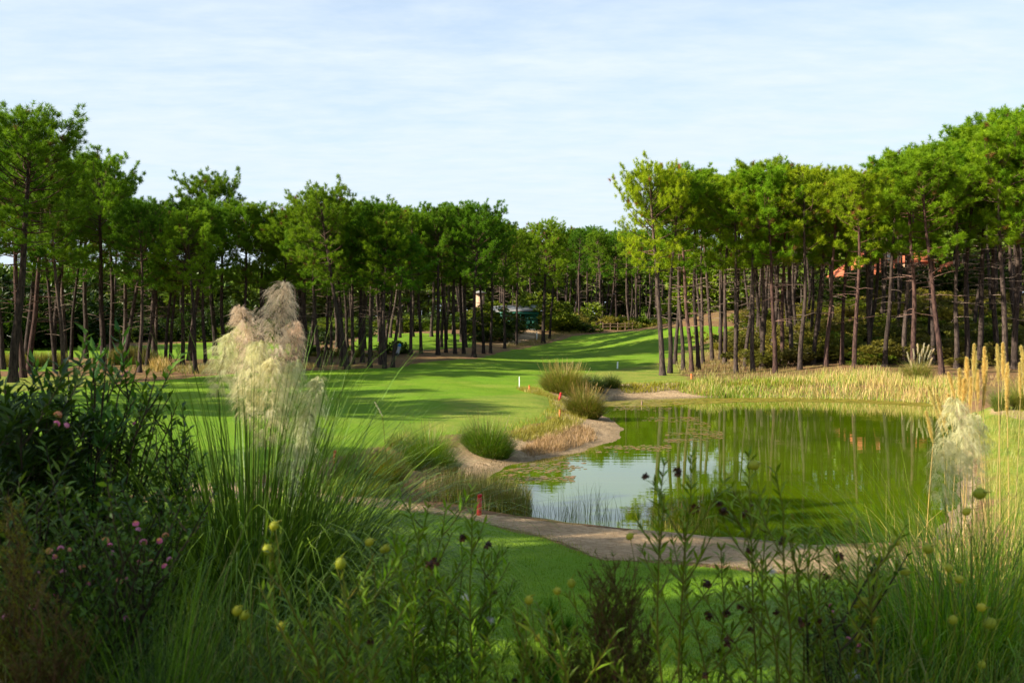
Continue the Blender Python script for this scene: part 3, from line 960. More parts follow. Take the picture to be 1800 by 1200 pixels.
fill(16, [P(0, 652), P(200, 632), P(480, 632), (-17, 98), (-40, 90), (-46, 80)], 'L', (14, 17), 'back row pines of the left wood', ('slim pine in the left wood %s, %s', [(-999, 'at the photo edge'), (70, 'behind the two leaning trunks'), (150, 'behind the leafy shrub'), (230, 'near the red shelter roof'), (310, 'before the white garden wall'), (400, 'behind the pampas plumes')], ['second row', 'rear row'], [84]), LEAF_L, 2.4, SKY_L, 5)
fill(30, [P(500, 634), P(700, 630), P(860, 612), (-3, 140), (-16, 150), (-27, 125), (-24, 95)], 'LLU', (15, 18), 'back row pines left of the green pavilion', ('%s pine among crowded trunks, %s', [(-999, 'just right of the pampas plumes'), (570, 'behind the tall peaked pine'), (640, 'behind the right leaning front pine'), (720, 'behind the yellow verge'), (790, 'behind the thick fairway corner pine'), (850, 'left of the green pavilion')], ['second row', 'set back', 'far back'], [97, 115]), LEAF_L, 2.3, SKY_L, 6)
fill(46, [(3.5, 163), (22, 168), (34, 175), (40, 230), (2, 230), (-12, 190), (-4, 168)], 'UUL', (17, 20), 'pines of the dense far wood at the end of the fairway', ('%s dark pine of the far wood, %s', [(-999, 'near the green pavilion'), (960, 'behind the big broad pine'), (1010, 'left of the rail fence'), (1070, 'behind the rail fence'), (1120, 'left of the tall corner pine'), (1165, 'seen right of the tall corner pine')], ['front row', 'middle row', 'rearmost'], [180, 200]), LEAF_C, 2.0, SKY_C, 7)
fill(74, [P(1240, 612), P(1300, 640), P(1520, 642), P(1830, 645), (52, 90), (78, 140), (60, 150), (38, 150), (28, 130), (20, 118)], 'RRU', (16, 19), 'inner pines of the right wood', ('%s shaded pine in the right wood, %s', [(-999, 'by the bright green gap'), (1290, 'behind the left leaning pine'), (1360, 'behind the thick central pine'), (1430, 'left of the slender lit pine'), (1500, 'before the orange roofed house'), (1580, 'above the cream plumed pampas'), (1660, 'left of the golden plumes'), (1720, 'behind the golden plumes'), (1780, 'at the right photo edge')], ['second row', 'middle row', 'rear row', 'rearmost'], [90, 104, 118]), LEAF_R, 2.1, SKY_R, 8)
# pines left of the frame, whose long shadows stripe the fairway and cover the foreground
off = [(-34, 46), (-39, 53), (-31, 38), (-43, 42), (-46, 58), (-34, 60), (-38, 33), (-30, 35.5), (-33.5, 42),
       (-20, -1.5), (-14, -1.5), (-24, -3.2), (-25, 3.5), (-28, 7), (-26, -8), (-24, 11), (-22, 15), (-30, 18)]
for x, y in off:
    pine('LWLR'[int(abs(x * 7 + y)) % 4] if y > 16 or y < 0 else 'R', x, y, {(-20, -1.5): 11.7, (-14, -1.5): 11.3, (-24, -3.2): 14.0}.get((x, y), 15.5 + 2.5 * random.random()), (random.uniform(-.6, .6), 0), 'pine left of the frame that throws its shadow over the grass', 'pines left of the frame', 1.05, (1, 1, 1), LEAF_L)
    TAKEN.append((x, y))

# ------------------------------------------------------------------ far wood, bushes
def bush_data(name, n, leafL, leafw, colA, colB, k=9, lobes=9, flat=0.8, seed=3, stems=6):
    rs = np.random.default_rng(seed)
    mb = MB()
    C = rs.normal(size=(lobes, 3)) * np.array([0.42, 0.42, 0.2]) + np.array([0, 0, 0.45])
    rad = rs.uniform(0.26, 0.5, lobes)
    li = rs.integers(0, lobes, n)
    d = nrm(rs.normal(size=(n, 3)))
    p = C[li] + d * (rad[li] * rs.uniform(0.55, 1.02, n))[:, None] * np.array([1, 1, flat])
    p = p[p[:, 2] > 0.02]; d = d[:len(p)]
    d = nrm(p - np.array([0, 0, 0.25]))
    f = rs.random((len(p), 1))
    col = (np.array(colA) * (1 - f) + np.array(colB) * f) * rs.uniform(0.75, 1.2, (len(p), 1))
    tufts(mb, p, d + np.array([0, 0, 0.3]), k, leafL, leafw, 0.9, col)
    sm = MB()
    for i in range(stems):
        c = C[i % lobes]
        s = np.linspace(0, 1, 4)[:, None]
        tube(sm, np.array([[0, 0, -0.05]]) * (1 - s) + c * s * np.array([1, 1, .9]) + rs.normal(size=(4, 3)) * .02, np.linspace(0.018, 0.006, 4), 4, np.array([.1, .07, .05]))
    return mb.data(name, M_LEAF), sm.data('stem', M_BARK)
BUSH = {
    'broom': [bush_data('foliage', 650, 0.13, 0.03, (.10, .10, .012), (.26, .23, .03), 9, 9, 0.7, s) for s in (1, 2, 3)],
    'dark': [bush_data('foliage', 900, 0.11, 0.045, (.018, .045, .014), (.05, .10, .02), 9, 10, 0.9, s) for s in (4, 5)],
    'green': [bush_data('foliage', 900, 0.10, 0.045, (.05, .11, .012), (.14, .22, .03), 9, 10, 0.9, s) for s in (6, 7)],
}
def bush(name, kind, x, y, w, h, label, cat, group=None, tint=(1, 1, 1), z=None):
    k = random.randrange(len(BUSH[kind]))
    e = thing(name, label, cat, (x, y, (gz(x, y) if z is None else z) - 0.05), random.uniform(0, 6.28), group)
    for nm, me in zip(('foliage', 'stem'), BUSH[kind][k]):
        o = link(nm, me, e)
        o.scale = (w, w, h)
        if nm == 'foliage':
            o.color = (*tint, 1)
    return e
rs = np.random.default_rng(77)
poly = np.array([P(1250, 640), P(1330, 650), P(1640, 650), P(1830, 648), (52, 90), (72, 135), (36, 140), (27, 120)])
lo, hi = poly.min(0), poly.max(0)
nb = 0
while nb < 190:
    p = lo + rs.random(2) * (hi - lo)
    if sdist(p[None], poly)[0] > 0:
        continue
    s = rs.uniform(1.5, 3.4)
    bush('broom_bush', 'broom' if rs.random() < 0.75 else 'green', p[0], p[1], s, s * rs.uniform(.45, .75), '%s %s bush in the right wood, %s' % (('wide' if s > 2.4 else 'small'), ('front' if p[1] < 92 else 'middle' if p[1] < 112 else 'rear'), [w for e, w in ((-99, 'by the bright green gap'), (1290, 'under the left leaning pine'), (1360, 'under the thick central pine'), (1430, 'left of the slender lit pine'), (1500, 'below the orange roofed house'), (1580, 'above the cream plumed pampas'), (1660, 'left of the golden plumes'), (1720, 'behind the golden plumes'), (1780, 'at the right edge')) if CX + p[0] / p[1] * FPX >= e][-1]), 'bush', 'undergrowth bushes of the right wood', (rs.uniform(.6, 1.1),) * 2 + (1,))
    nb += 1
for i in range(60):
    y = rs.uniform(132, 186); px = rs.uniform(470, 868); x = (px - CX) / FPX * y
    if any(sdist(np.array([[x, y]]), q)[0] < 0 for q in MOWN):
        continue
    s = rs.uniform(2, 5)
    bush('wood_bush', rs.choice(['dark', 'green', 'green']), x, y, s, s * rs.uniform(.45, .75), 'low %s bush behind the middle trunks, %s' % ('near' if y < 150 else 'rear', 'right of the pampas plumes' if px < 570 else 'behind the tall peaked pine' if px < 660 else 'behind the golf trolley' if px < 740 else 'left of the pavilion'), 'bush', 'bushes behind the middle trunks')
for i in range(46):
    p = (rs.uniform(-7, 34), 0)
    y = rs.uniform(168, 225); x = rs.uniform(-0.02, 0.19) * y
    s = rs.uniform(2, 4.5)
    bush('wood_bush', rs.choice(['broom', 'dark', 'green']), x, y, s, s * rs.uniform(.4, .7), 'low %s bush among far wood trunks, %s' % (('near' if y < 185 else 'middle' if y < 205 else 'rear'), 'left of the big broad pine' if x < .03 * y else 'left of the rail fence' if x < .09 * y else 'behind the rail fence' if x < .13 * y else 'left of the tall corner pine'), 'bush', 'bushes under the far wood')
for i, (px, Y, w, h, k, t) in enumerate([(60, 128, 9, 9, 'dark', .75), (20, 130, 9, 8, 'dark', .7), (100, 135, 8, 7.5, 'dark', .9), (140, 150, 9, 8, 'green', .7), (-30, 125, 9, 9, 'dark', .8), (170, 170, 10, 7, 'green', .8)]):
    bush('broadleaf_tree', k, *at(px, Y)[:2], w, h, ['rounded dark broadleaf tree behind the two reddish trunks at the left', 'dark broadleaf tree behind the leftmost dark trunk', 'rounded broadleaf tree seen between the two leaning trunks', 'green broadleaf tree behind the straight dark pine on the left', 'dark broadleaf tree outside the left edge', 'low green broadleaf tree left of the red shelter'][i], 'tree', 'broadleaf trees behind the left wood', (t, t, t))
for px, Y, w, h, k in [(270, 160, 6, 3.2, 'dark'), (300, 158, 6, 3, 'dark'), (335, 156, 6, 3.2, 'dark'), (352, 150, 3.5, 5.5, 'dark'), (395, 152, 4, 5.5, 'dark'), (240, 165, 6, 3.2, 'green'), (210, 165, 6, 3, 'green'), (430, 150, 6, 3, 'green'), (500, 140, 5, 2.8, 'green'), (545, 130, 4, 2.2, 'dark'), (190, 150, 6, 3, 'dark')]:
    bush('hedge_bush', k, *at(px, Y)[:2], w, h, '%s hedge bush behind the distant left green, %s' % ({'dark': 'dark', 'green': 'light'}[k], 'below the white wall' if 255 < px < 345 and h < 4 else 'tall, right of the white wall' if h > 5 and px < 370 else 'tall, left of the pampas plumes' if h > 5 else 'below the red shelter' if px < 255 else 'behind the pampas plumes'), 'bush', 'hedge bushes behind the distant left green')
for i, px in enumerate([1478, 1496, 1516, 1534, 1556, 1578, 1600, 1622, 1648, 1668, 1690, 1712, 1735, 1452]):
    bush('house_hedge_bush', 'dark' if i % 3 else 'green', *at(px, 138 + (i * 7) % 5)[:2], 4.2, 3.4 + (i % 3) * .7, '%s leafy bush below the orange roofs, %s' % ('dark' if i % 3 else 'bright', 'left of the cream wall' if px < 1530 else 'before the cream wall' if px < 1590 else 'before the rear wing' if px < 1650 else 'before the low right house'), 'bush', 'bushes before the houses')
for px, py, w, h, k, lab in [(862, 600, 3.2, 2.0, 'dark', 'dark bush left of the bare earth below the pavilion'), (878, 590, 2.6, 1.6, 'green', 'yellow green bush at the left foot of the pavilion'),
                             (916, 585, 2.2, 1.6, 'green', 'light bush in front of the pavilion wall'), (985, 583, 5, 3.6, 'green', 'tall bush under the pines right of the big broad pine'),
                             (972, 578, 6, 5, 'green', 'large rounded bush right of the pavilion'), (1022, 582, 3.5, 1.5, 'broom', 'dry brown bush left of the little fence'),
                             (1010, 584, 3.0, 2.0, 'dark', 'dark bush at the top edge of the fairway'), (620, 628, 2.2, 1.0, 'broom', 'small yellow bush among trunks behind the middle fairway edge'),
                             (548, 625, 2.0, 1.2, 'dark', 'small dark bush among trunks right of the plumes'), (700, 622, 2, 1.2, 'dark', 'small dark bush beside the golf bag'),
                             (1245, 560, 8, 9, 'green', 'bright green sunlit tree in the gap of the right wood')]:
    x, y = gp(px, py) if py > 565 else at(px, 150)[:2]
    bush('bush' if h < 8 else 'sunlit_tree', k, x, y, w, h, lab, 'bush' if h < 8 else 'tree', None, (1.3, 1.3, 1) if 'bright' in lab else (1, 1, 1))

def far_wood():
    mb = MB(); rs = np.random.default_rng(9)
    n = 1000
    az = np.radians(rs.uniform(-31, 31, n)); r = rs.uniform(232, 300, n)
    r = np.where(np.degrees(az) > 10.5, rs.uniform(168, 240, n), r)
    x, y = np.sin(az) * r, np.cos(az) * r
    z0 = tz(np.stack([x, y], 1))
    px = CX + x / y * FPX
    hmax = np.where(px < 600, 15, np.where(px < 1200, 21, 16)) * rs.uniform(.75, 1.0, n)
    P_, D_, C_ = [], [], []
    for i in range(n):
        m = 66
        d = nrm(rs.normal(size=(m, 3)))
        hh = hmax[i]
        lowc = rs.uniform(-0.05, .35)
        c = np.array([x[i], y[i], z0[i] + hh * (1 + lowc) / 2])
        p = c + d * np.array([3.4, 3.4, hh * (1 - lowc) / 2]) * rs.uniform(.7, 1, (m, 1))
        P_.append(p); D_.append(d + np.array([0, 0, .4]))
        f = rs.random((m, 1))
        C_.append(np.array([.065, .13, .03]) * (1 - f) + np.array([.14, .23, .045]) * f)
        tube(mb, np.array([[x[i], y[i], z0[i] - 1], [x[i], y[i], c[2]]]), [.22, .12], 5, np.array([.10, .07, .055]))
    tufts(mb, np.concatenate(P_), np.concatenate(D_), 5, 1.6, 0.75, 0.8, np.concatenate(C_))
    mb.build('far_wood', M_LEAF, kind='stuff')
far_wood()
print('pines', NTREE[0], [p.ntuft for k in PROTO.values() for p in k])
# ------------------------------------------------------------------ buildings far back
def mesh_part(name, mat, parent, fn, smooth=False, kind=None):
    mb = MB(); fn(mb)
    return mb.build(name, mat, parent, smooth, kind)
W1 = (1, 1, 1)
def gable(mb, x0, x1, y0, y1, z0, z1, ov=0.4, th=0.18):
    """hip roof slab over x0..x1, y0..y1, eaves z0, ridge z1"""
    x0, x1, y0, y1 = x0 - ov, x1 + ov, y0 - ov, y1 + ov
    m = min(x1 - x0, y1 - y0) * 0.5 * 0.9
    ym = (y0 + y1) / 2; 
    ra, rb = (x0 + m, x1 - m) if (x1 - x0) > (y1 - y0) else ((x0 + x1) / 2 - .01, (x0 + x1) / 2 + .01)
    v = [[x0, y0, z0], [x1, y0, z0], [x1, y1, z0], [x0, y1, z0], [ra, ym, z1], [rb, ym, z1],
         [x0, y0, z0 - th], [x1, y0, z0 - th], [x1, y1, z0 - th], [x0, y1, z0 - th]]
    mb.add(v, [[0, 1, 5, 4], [2, 3, 4, 5], [0, 6, 7, 1], [1, 7, 8, 2], [2, 8, 9, 3], [3, 9, 6, 0], [6, 9, 8, 7]], W1)
    mb.add(v, [[1, 2, 5], [3, 0, 4]], W1)

def house(name, label, px, Y, w, d, hw, hr, wallm, roofm, wins, chim=None, rz=0.0, z=None):
    x = (px - CX) / FPX * Y
    z = gz(x, Y) if z is None else z
    e = thing(name, label, 'house', (x, Y, z), rz)
    mesh_part('wall', wallm, e, lambda m: box(m, -w / 2, w / 2, 0, d, -1.5, hw, W1))
    rf = mesh_part('roof', roofm, e, lambda m: gable(m, -w / 2, w / 2, 0, d, hw + .2, hr))
    if chim:
        def ch(m):
            cx, cz = chim
            box(m, cx - .45, cx + .45, d * .28, d * .28 + .8, hw, cz, W1)
            box(m, cx - .58, cx + .58, d * .28 - .13, d * .28 + .93, cz, cz + .2, W1)
        mesh_part('chimney', M_WSTUCCO, rf, ch)
    for (wx, wz0, ww, wh) in wins:
        def fr(m):
            for a, b, c, dd in ((wx - ww / 2 - .1, wx - ww / 2, wz0 - .1, wz0 + wh + .1), (wx + ww / 2, wx + ww / 2 + .1, wz0 - .1, wz0 + wh + .1),
                                (wx - ww / 2, wx + ww / 2, wz0 - .1, wz0), (wx - ww / 2, wx + ww / 2, wz0 + wh, wz0 + wh + .1)):
                box(m, a, b, -.09, .02, c, dd, W1)
        f = mesh_part('window', M_WHITE, e, fr)
        mesh_part('pane', M_GLASS, f, lambda m: box(m, wx - ww / 2, wx + ww / 2, -.03, .01, wz0, wz0 + wh, W1))
    return e
house('house', 'large house with orange tiled roof and cream wall half hidden deep in the right wood', 1545, 148, 9.5, 8, 3.6, 7.4, M_STUCCO, M_TILE,
      [(-2.9, 1.0, 1.1, 1.4), (1.2, 1.0, 1.0, 1.5), (3.6, 1.0, 1.0, 1.4)], (1.9, 7.0))
house('house', 'taller rear wing with orange tiled roof glimpsed right of the cream walled house', 1618, 158, 4.2, 6, 5.0, 7.6, M_STUCCO, M_TILE, [(-.9, 2.6, .9, 1.3), (1.0, 2.6, .9, 1.3)])
house('house', 'low house with bright orange roof strip behind the trunks above the golden plumes', 1692, 152, 7, 7, 3.0, 5.2, M_STUCCO, M_TILE, [(-2, 1, 1, 1.3), (2, 1, 1, 1.3)])
house('house', 'small peach coloured house far behind the thick corner pine', 843, 205, 1.7, 5, 5.2, 5.9, M_STUCCO, M_GREYROOF, [])
def shelter():
    Y = 170; x = (222 - CX) / FPX * Y; z = CAM_H - (588 - HY) / FPX * Y
    e = thing('open_shelter', 'long low open shelter with a faded red roof far behind the left trunks', 'shelter', (x, Y, z))
    mesh_part('roof', paint_mat('faded_red_sheet', (.42, .14, .10), .7, 2, .2), e, lambda m: gable(m, -4.6, 3.8, 0, 4, 1.75, 2.7, .2, .12))
    for xx in (-4.4, -1.7, 1.0, 3.6):
        mesh_part('post', M_WHITE, e, lambda m: box(m, xx - .09, xx + .09, .05, .23, -1.5, 1.63, W1))
    mesh_part('rear_wall', M_DARK, e, lambda m: box(m, -4.5, 3.7, 3.4, 3.6, -1.5, 1.6, W1))  # near-black wall paints in the shade under the open roof
    return e
shelter()
def wall():
    Y = 168; x = (304 - CX) / FPX * Y; z = CAM_H - (587 - HY) / FPX * Y
    e = thing('garden_wall', 'long white wall beyond the hedge behind the distant left green', 'wall', (x, Y, z))
    mesh_part('wall_face', M_WSTUCCO, e, lambda m: box(m, -5, 4.6, 0, .25, -2.5, .85, W1))
    mesh_part('coping', M_WHITE, e, lambda m: box(m, -5.05, 4.65, -.06, .31, .852, .95, W1))
wall()
def pavilion():
    Y = 152; x = (908 - CX) / FPX * Y; z = CAM_H - (578 - HY) / FPX * Y
    e = thing('green_pavilion', 'dark green boarded pavilion with a pale grey sloping roof beyond the pines', 'pavilion', (x, Y, z))
    w = 3.15
    def roof(m):
        v = [[-w - .35, -.6, 2.55], [w + .2, -.6, 2.85], [w + .2, 5, 3.75], [-w - .35, 5, 3.45]]
        v += [[a, b, c - .16] for a, b, c in v]
        m.add(v, [[0, 1, 2, 3], [7, 6, 5, 4], [0, 4, 5, 1], [1, 5, 6, 2], [2, 6, 7, 3], [3, 7, 4, 0]], W1)
    mesh_part('roof', M_GREYROOF, e, roof)
    mesh_part('fascia', M_GREENP, e, lambda m: box(m, -w - .3, w + .15, -.7, -.62, 2.15, 2.5, W1))
    mesh_part('rear_wall', M_GREENP, e, lambda m: box(m, -w, w, 4.2, 4.4, -1, 2.9, W1))
    mesh_part('side_wall', M_GREENP, e, lambda m: box(m, w - .2, w, 0, 4.19, -1, 2.7, W1))
    for i in range(6):
        xx = 1.2 + i * .29
        mesh_part('board', M_GREENP, e, lambda m: box(m, xx, xx + .265, -.06 - .008 * (i % 2), 0, -.6, 2.4, W1))
    for xx in (-w + .1, -1.2, .6):
        mesh_part('post', M_GREENP, e, lambda m: box(m, xx - .08, xx + .08, -.3, -.14, -1, 2.5, W1))
    mesh_part('floor_slab', M_WSTUCCO, e, lambda m: box(m, -w, w - .21, -.4, 4.19, -1.2, -.02, W1))
pavilion()
def fence():
    x, y = gp(1086, 582); y = 166; x = (1086 - CX) / FPX * y
    e = thing('rail_fence', 'short weathered post and rail fence at the end of the fairway', 'fence', (x, y, gz(x, y)))
    for i in range(5):
        xx = -2.4 + i * 1.2
        mesh_part('post', M_WOOD, e, lambda m: tube(m, [[xx, 0, -.3], [xx, 0, .6], [xx, 0, 1.25]], .07, 7, W1, True))
    for zz in (.55, 1.0):
        for i in range(4):
            xx = -2.4 + i * 1.2
            mesh_part('rail', M_WOOD, e, lambda m: tube(m, [[xx + .04, -.085, zz], [xx + .6, -.1, zz + .03], [xx + 1.16, -.085, zz]], .045, 6, W1, True))
fence()

# ------------------------------------------------------------------ stakes, posts, golf bag
def stake(px, py, hpx, wpx, mat, label, lean=0.0, cat='marker stake', name='marker_stake', z=None):
    x, y = gp(px, py)
    if z is not None:
        x, y = wp(px, py, z)
    zz = gz(x, y) if z is None else z
    h = hpx / FPX * y; r = max(wpx / FPX * y / 2, 0.016)
    mb = MB()
    a = math.sin(lean)
    pts = np.array([[0, 0, -.25], [a * h * .1, 0, h * .1], [a * h * .8, 0, h * .8], [a * h * .805, 0, h * .81], [a * h * .86, 0, h * .86], [a * h * .865, 0, h * .87], [a * h * .99, 0, h * .985], [a * h, 0, h]])
    tube(mb, pts, np.array([r, r, r * .98, r * .84, r * .84, r * .98, r * .97, r * .8]), 10, W1, True)
    o = mb.build(name, mat, None, True)
    o.location = (x, y, zz)
    tag(o, label, cat)
stake(842, 906, 37, 9, M_RED, 'large bright red stake in front of the tall rushes beside the dirt path', .03)
stake(587, 814, 22, 6, M_ORANGE, 'dull red stake left of the pond, near the pale front plume', .06)
stake(983, 704, 14, 5, M_RED, 'leaning red stake before the large round grass clump', .25)
stake(984, 733, 12, 3.4, M_ORANGE, 'thin brownish red stake at the edge of the mown grass above the spit', .03)
stake(930.5, 688, 11, 3, M_ORANGE, 'small orange stake just right of the white fairway pole')
stake(1216, 666, 9, 4, M_ORANGE, 'short red stake on the bare ground behind the green reeds', -.05)
stake(913, 682, 20, 1.6, M_WHITE, 'slender white pole on the fairway left of the large grass clump', 0, 'marker pole', 'marker_pole')
stake(1085.5, 648, 12, 2.6, M_WHITE, 'small white stake on the far fairway above the pond', .04)
stake(943.5, 598, 14, 2.2, M_WHITE, 'pale thin stake beside the dry bank left of the big broad pine')
stake(1128.5, 713, 9, 3, M_WOOD, 'dark wooden stub standing in the shallow water at the far shore', 0, 'wooden stub', 'wooden_stub', z=-.02)
def golf_bag():
    x, y = gp(691, 629)
    e = thing('golf_trolley', 'golf trolley with blue and grey bag parked behind the right leaning pine', 'golf trolley', (x, y + 3.5, gz(x, y + 3.5)))
    mesh_part('bag', M_GREYC, e, lambda m: tube(m, [[0, 0, .18], [.1, .02, .55], [.19, .04, .9]], [.16, .17, .15], 10, W1, True))
    mesh_part('hood', M_BLUE, e, lambda m: tube(m, [[.19, .04, .9], [.22, .05, 1.05], [.26, .06, 1.2]], [.165, .17, .06], 10, W1, True))
    mesh_part('handle', M_DARK, e, lambda m: tube(m, [[-.1, 0, .3], [-.28, 0, .7], [-.45, 0, 1.0]], .025, 6, W1))
    for s in (-.3, .3):
        mesh_part('wheel', M_DARK, e, lambda m: tube(m, [[.02, s - .03, .15], [.02, s + .03, .15]], .15, 14, W1, True))
golf_bag()

# ------------------------------------------------------------------ grass clumps at the pond
def clump(mb, cx, cy, rx, ry, n, Lr, w, colA, colB, tipc=None, lean=(0.02, 0.5), droop=(0.2, 1.1), seg=5, tips=0.0, z0=None, tall=None):
    rs = rng
    a = rs.uniform(0, 2 * np.pi, n); q = np.sqrt(rs.random(n))
    x = cx + np.cos(a) * q * rx; y = cy + np.sin(a) * q * ry
    z = tz(np.stack([x, y], 1)) - 0.03 if z0 is None else np.full(n, z0)
    L = rs.uniform(*Lr, n) * (1.05 - 0.45 * q ** 2)
    f = rs.random((n, 1))
    col = (np.array(colA) * (1 - f) + np.array(colB) * f) * rs.uniform(.75, 1.2, (n, 1))
    tip = col * 1.1 if tipc is None else np.where(rs.random((n, 1)) < tips, np.array(tipc), col * 1.15)
    le = lean[0] + (lean[1] - lean[0]) * q * rs.uniform(.5, 1.1, n)
    blades(mb, np.stack([x, y, z], 1), a + rs.normal(size=n) * 0.7, le, L, w * rs.uniform(.7, 1.3, n), rs.uniform(*droop, n), seg, col, tip)
G1, G2 = (.030, .090, .018), (.085, .18, .03)
GY1, GY2 = (.06, .11, .02), (.15, .19, .03)
STRAW, BROWN = (.36, .28, .09), (.20, .14, .05)
def grass_thing(name, label, cat, group, fn, loc):
    mb = MB(); fn(mb)
    me = mb.data(name, M_GRASS)
    # move the mesh so its origin lies at the clump's base
    n = len(me.vertices); co = np.empty(n * 3, np.float32); me.vertices.foreach_get('co', co)
    co = co.reshape(-1, 3) - np.array(loc, np.float32); me.vertices.foreach_set('co', co.ravel()); me.update()
    o = link(name, me); o.location = loc
    return tag(o, label, cat, group)
def mid_clump(px, py, wpx, hpx, n, label, A=G1, B=G2, tips=.2, tipc=STRAW, extra=None, w=.012, name='grass_clump'):
    x, y = gp(px, py)
    r = wpx / FPX * y / 2; h = hpx / FPX * y
    def fn(mb):
        clump(mb, x, y + r * .5, r * .66, r * .6, int(n * 1.5), (h * .7, h * 1.08), w * y / 35, A, B, tipc, (.02, .85), (.3, 1.5), 6, tips)
        if extra:
            extra(mb, x, y, r, h)
    grass_thing(name, label, 'grass clump', 'grass clumps round the pond', fn, (x, y + r * .5, gz(x, y + r * .5)))
def seedheads(n=300, col=BROWN):
    def f(mb, x, y, r, h):
        a = rng.uniform(0, 6.28, n); q = np.sqrt(rng.random(n)) * .6 * r
        xx, yy = x + np.cos(a) * q, y + r * .5 + np.sin(a) * q * .8
        blades(mb, np.stack([xx, yy, tz(np.stack([xx, yy], 1))], 1), a, rng.uniform(0, .35, n), rng.uniform(.85, 1.1, n) * h, .008 * y / 35, rng.uniform(0, .4, n), 3, vary(n, (.12, .12, .03)), vary(n, col), taper=.2)
    return f
mid_clump(752, 832, 110, 90, 2600, 'large green rush clump with brownish tips left of the sandy inlet', (.05, .14, .015), (.15, .30, .03), .12, STRAW, seedheads(70))
mid_clump(857, 806, 112, 68, 2400, 'wide green rush clump with brown tips above the sandy inlet', (.05, .13, .015), (.14, .27, .028), .14, STRAW, seedheads(110))
mid_clump(703, 795, 50, 42, 700, 'small pale grass tuft behind the large rush clump', (.07, .14, .02), (.15, .23, .03), .25, STRAW)
mid_clump(668, 852, 100, 62, 1700, 'yellowish sunlit grass clump left of the large rush clump', (.06, .13, .015), (.24, .27, .025), .25, (.34, .2, .05), seedheads(70))
mid_clump(618, 838, 70, 42, 900, 'short loose grass beside the dull red stake', (.05, .12, .015), (.18, .22, .03), .2, STRAW, seedheads(50))
mid_clump(995, 696, 105, 58, 2600, 'largest round grass clump at the far left corner of the pond', (.06, .12, .035), (.19, .25, .05), .3, (.40, .27, .09), seedheads(130, (.34, .25, .08)))
mid_clump(1042, 690, 56, 36, 900, 'dark rush tuft tucked against the right of the largest clump', (.02, .06, .016), (.05, .11, .022), .1)
mid_clump(1076, 682, 34, 30, 600, 'small round tuft on bare bank right of the largest clump', (.03, .07, .025), (.08, .12, .03), .2)
mid_clump(1030, 736, 66, 62, 1900, 'rush clump on the tip of the sandy spit', (.06, .11, .025), (.15, .21, .035), .3, (.34, .2, .07), seedheads(90, (.26, .18, .06)))
# tall rushes at the near shore by the red stake
def near_rushes(mb):
    n = 5200
    px = rng.uniform(742, 934, n); py = 905 - rng.uniform(0, 52, n) + (px - 742) * .02
    Y = (CAM_H - .15) * FPX / (py - HY); x = (px - CX) / FPX * Y
    L = rng.uniform(.5, 1.0, n) * np.interp(px, [742, 800, 870, 920, 934], [.45, .8, .95, .9, .5])
    z = np.maximum(tz(np.stack([x, Y], 1)), -.2) - .03
    f = rng.random((n, 1)) ** 1.3
    col = np.array((.045, .095, .018)) * (1 - f) + np.array((.16, .20, .035)) * f
    dry = rng.random((n, 1)) < np.clip((810 - px[:, None]) / 90, .10, .8)
    col = np.where(dry, vary(n, (.30, .23, .10)), col)
    blades(mb, np.stack([x, Y, z], 1), rng.uniform(0, 6.28, n), rng.uniform(0, .3, n), L, .010 * rng.uniform(.6, 1.2, n), rng.uniform(.05, .6, n), 4, col, np.where(rng.random((n, 1)) < .45, np.array((.22, .16, .05)), col))
x, y = gp(850, 890)
grass_thing('rush_bed', 'dense bed of tall rushes behind the large red stake at the near shore', 'rushes', None, near_rushes, (x, y, gz(x, y)))
def front_reeds(mb):
    for px, n, h in ((1000, 40, .8), (1010, 26, .6), (965, 20, .5), (1045, 40, 1.0), (1062, 30, .9), (1090, 8, .5), (1160, 40, .6), (1185, 60, .75), (1130, 30, .5), (1215, 40, .7), (1195, 12, 1.0), (940, 20, .45), (1250, 30, .5)):
        py = np.interp(px, [900, 1100, 1300], [910, 929, 944]) - rng.uniform(0, 14, n)
        pxx = px + rng.normal(size=n) * 14
        Y = CAM_H * FPX / (py - HY); x = (pxx - CX) / FPX * Y
        c = vary(n, (.05, .09, .03) if px < 1100 else (.22, .20, .04), .4)
        blades(mb, np.stack([x, Y, np.full(n, -.15)], 1), rng.uniform(0, 6.28, n), rng.uniform(0, .2, n), rng.uniform(.35, 1.1, n) * h + .15, .009, rng.uniform(0, .9, n), 4, c)
grass_thing('shore_reeds', 'thin sparse reeds standing in the reflection of the sky at the near shore', 'reeds', None, front_reeds, (*wp(1050, 920), 0))
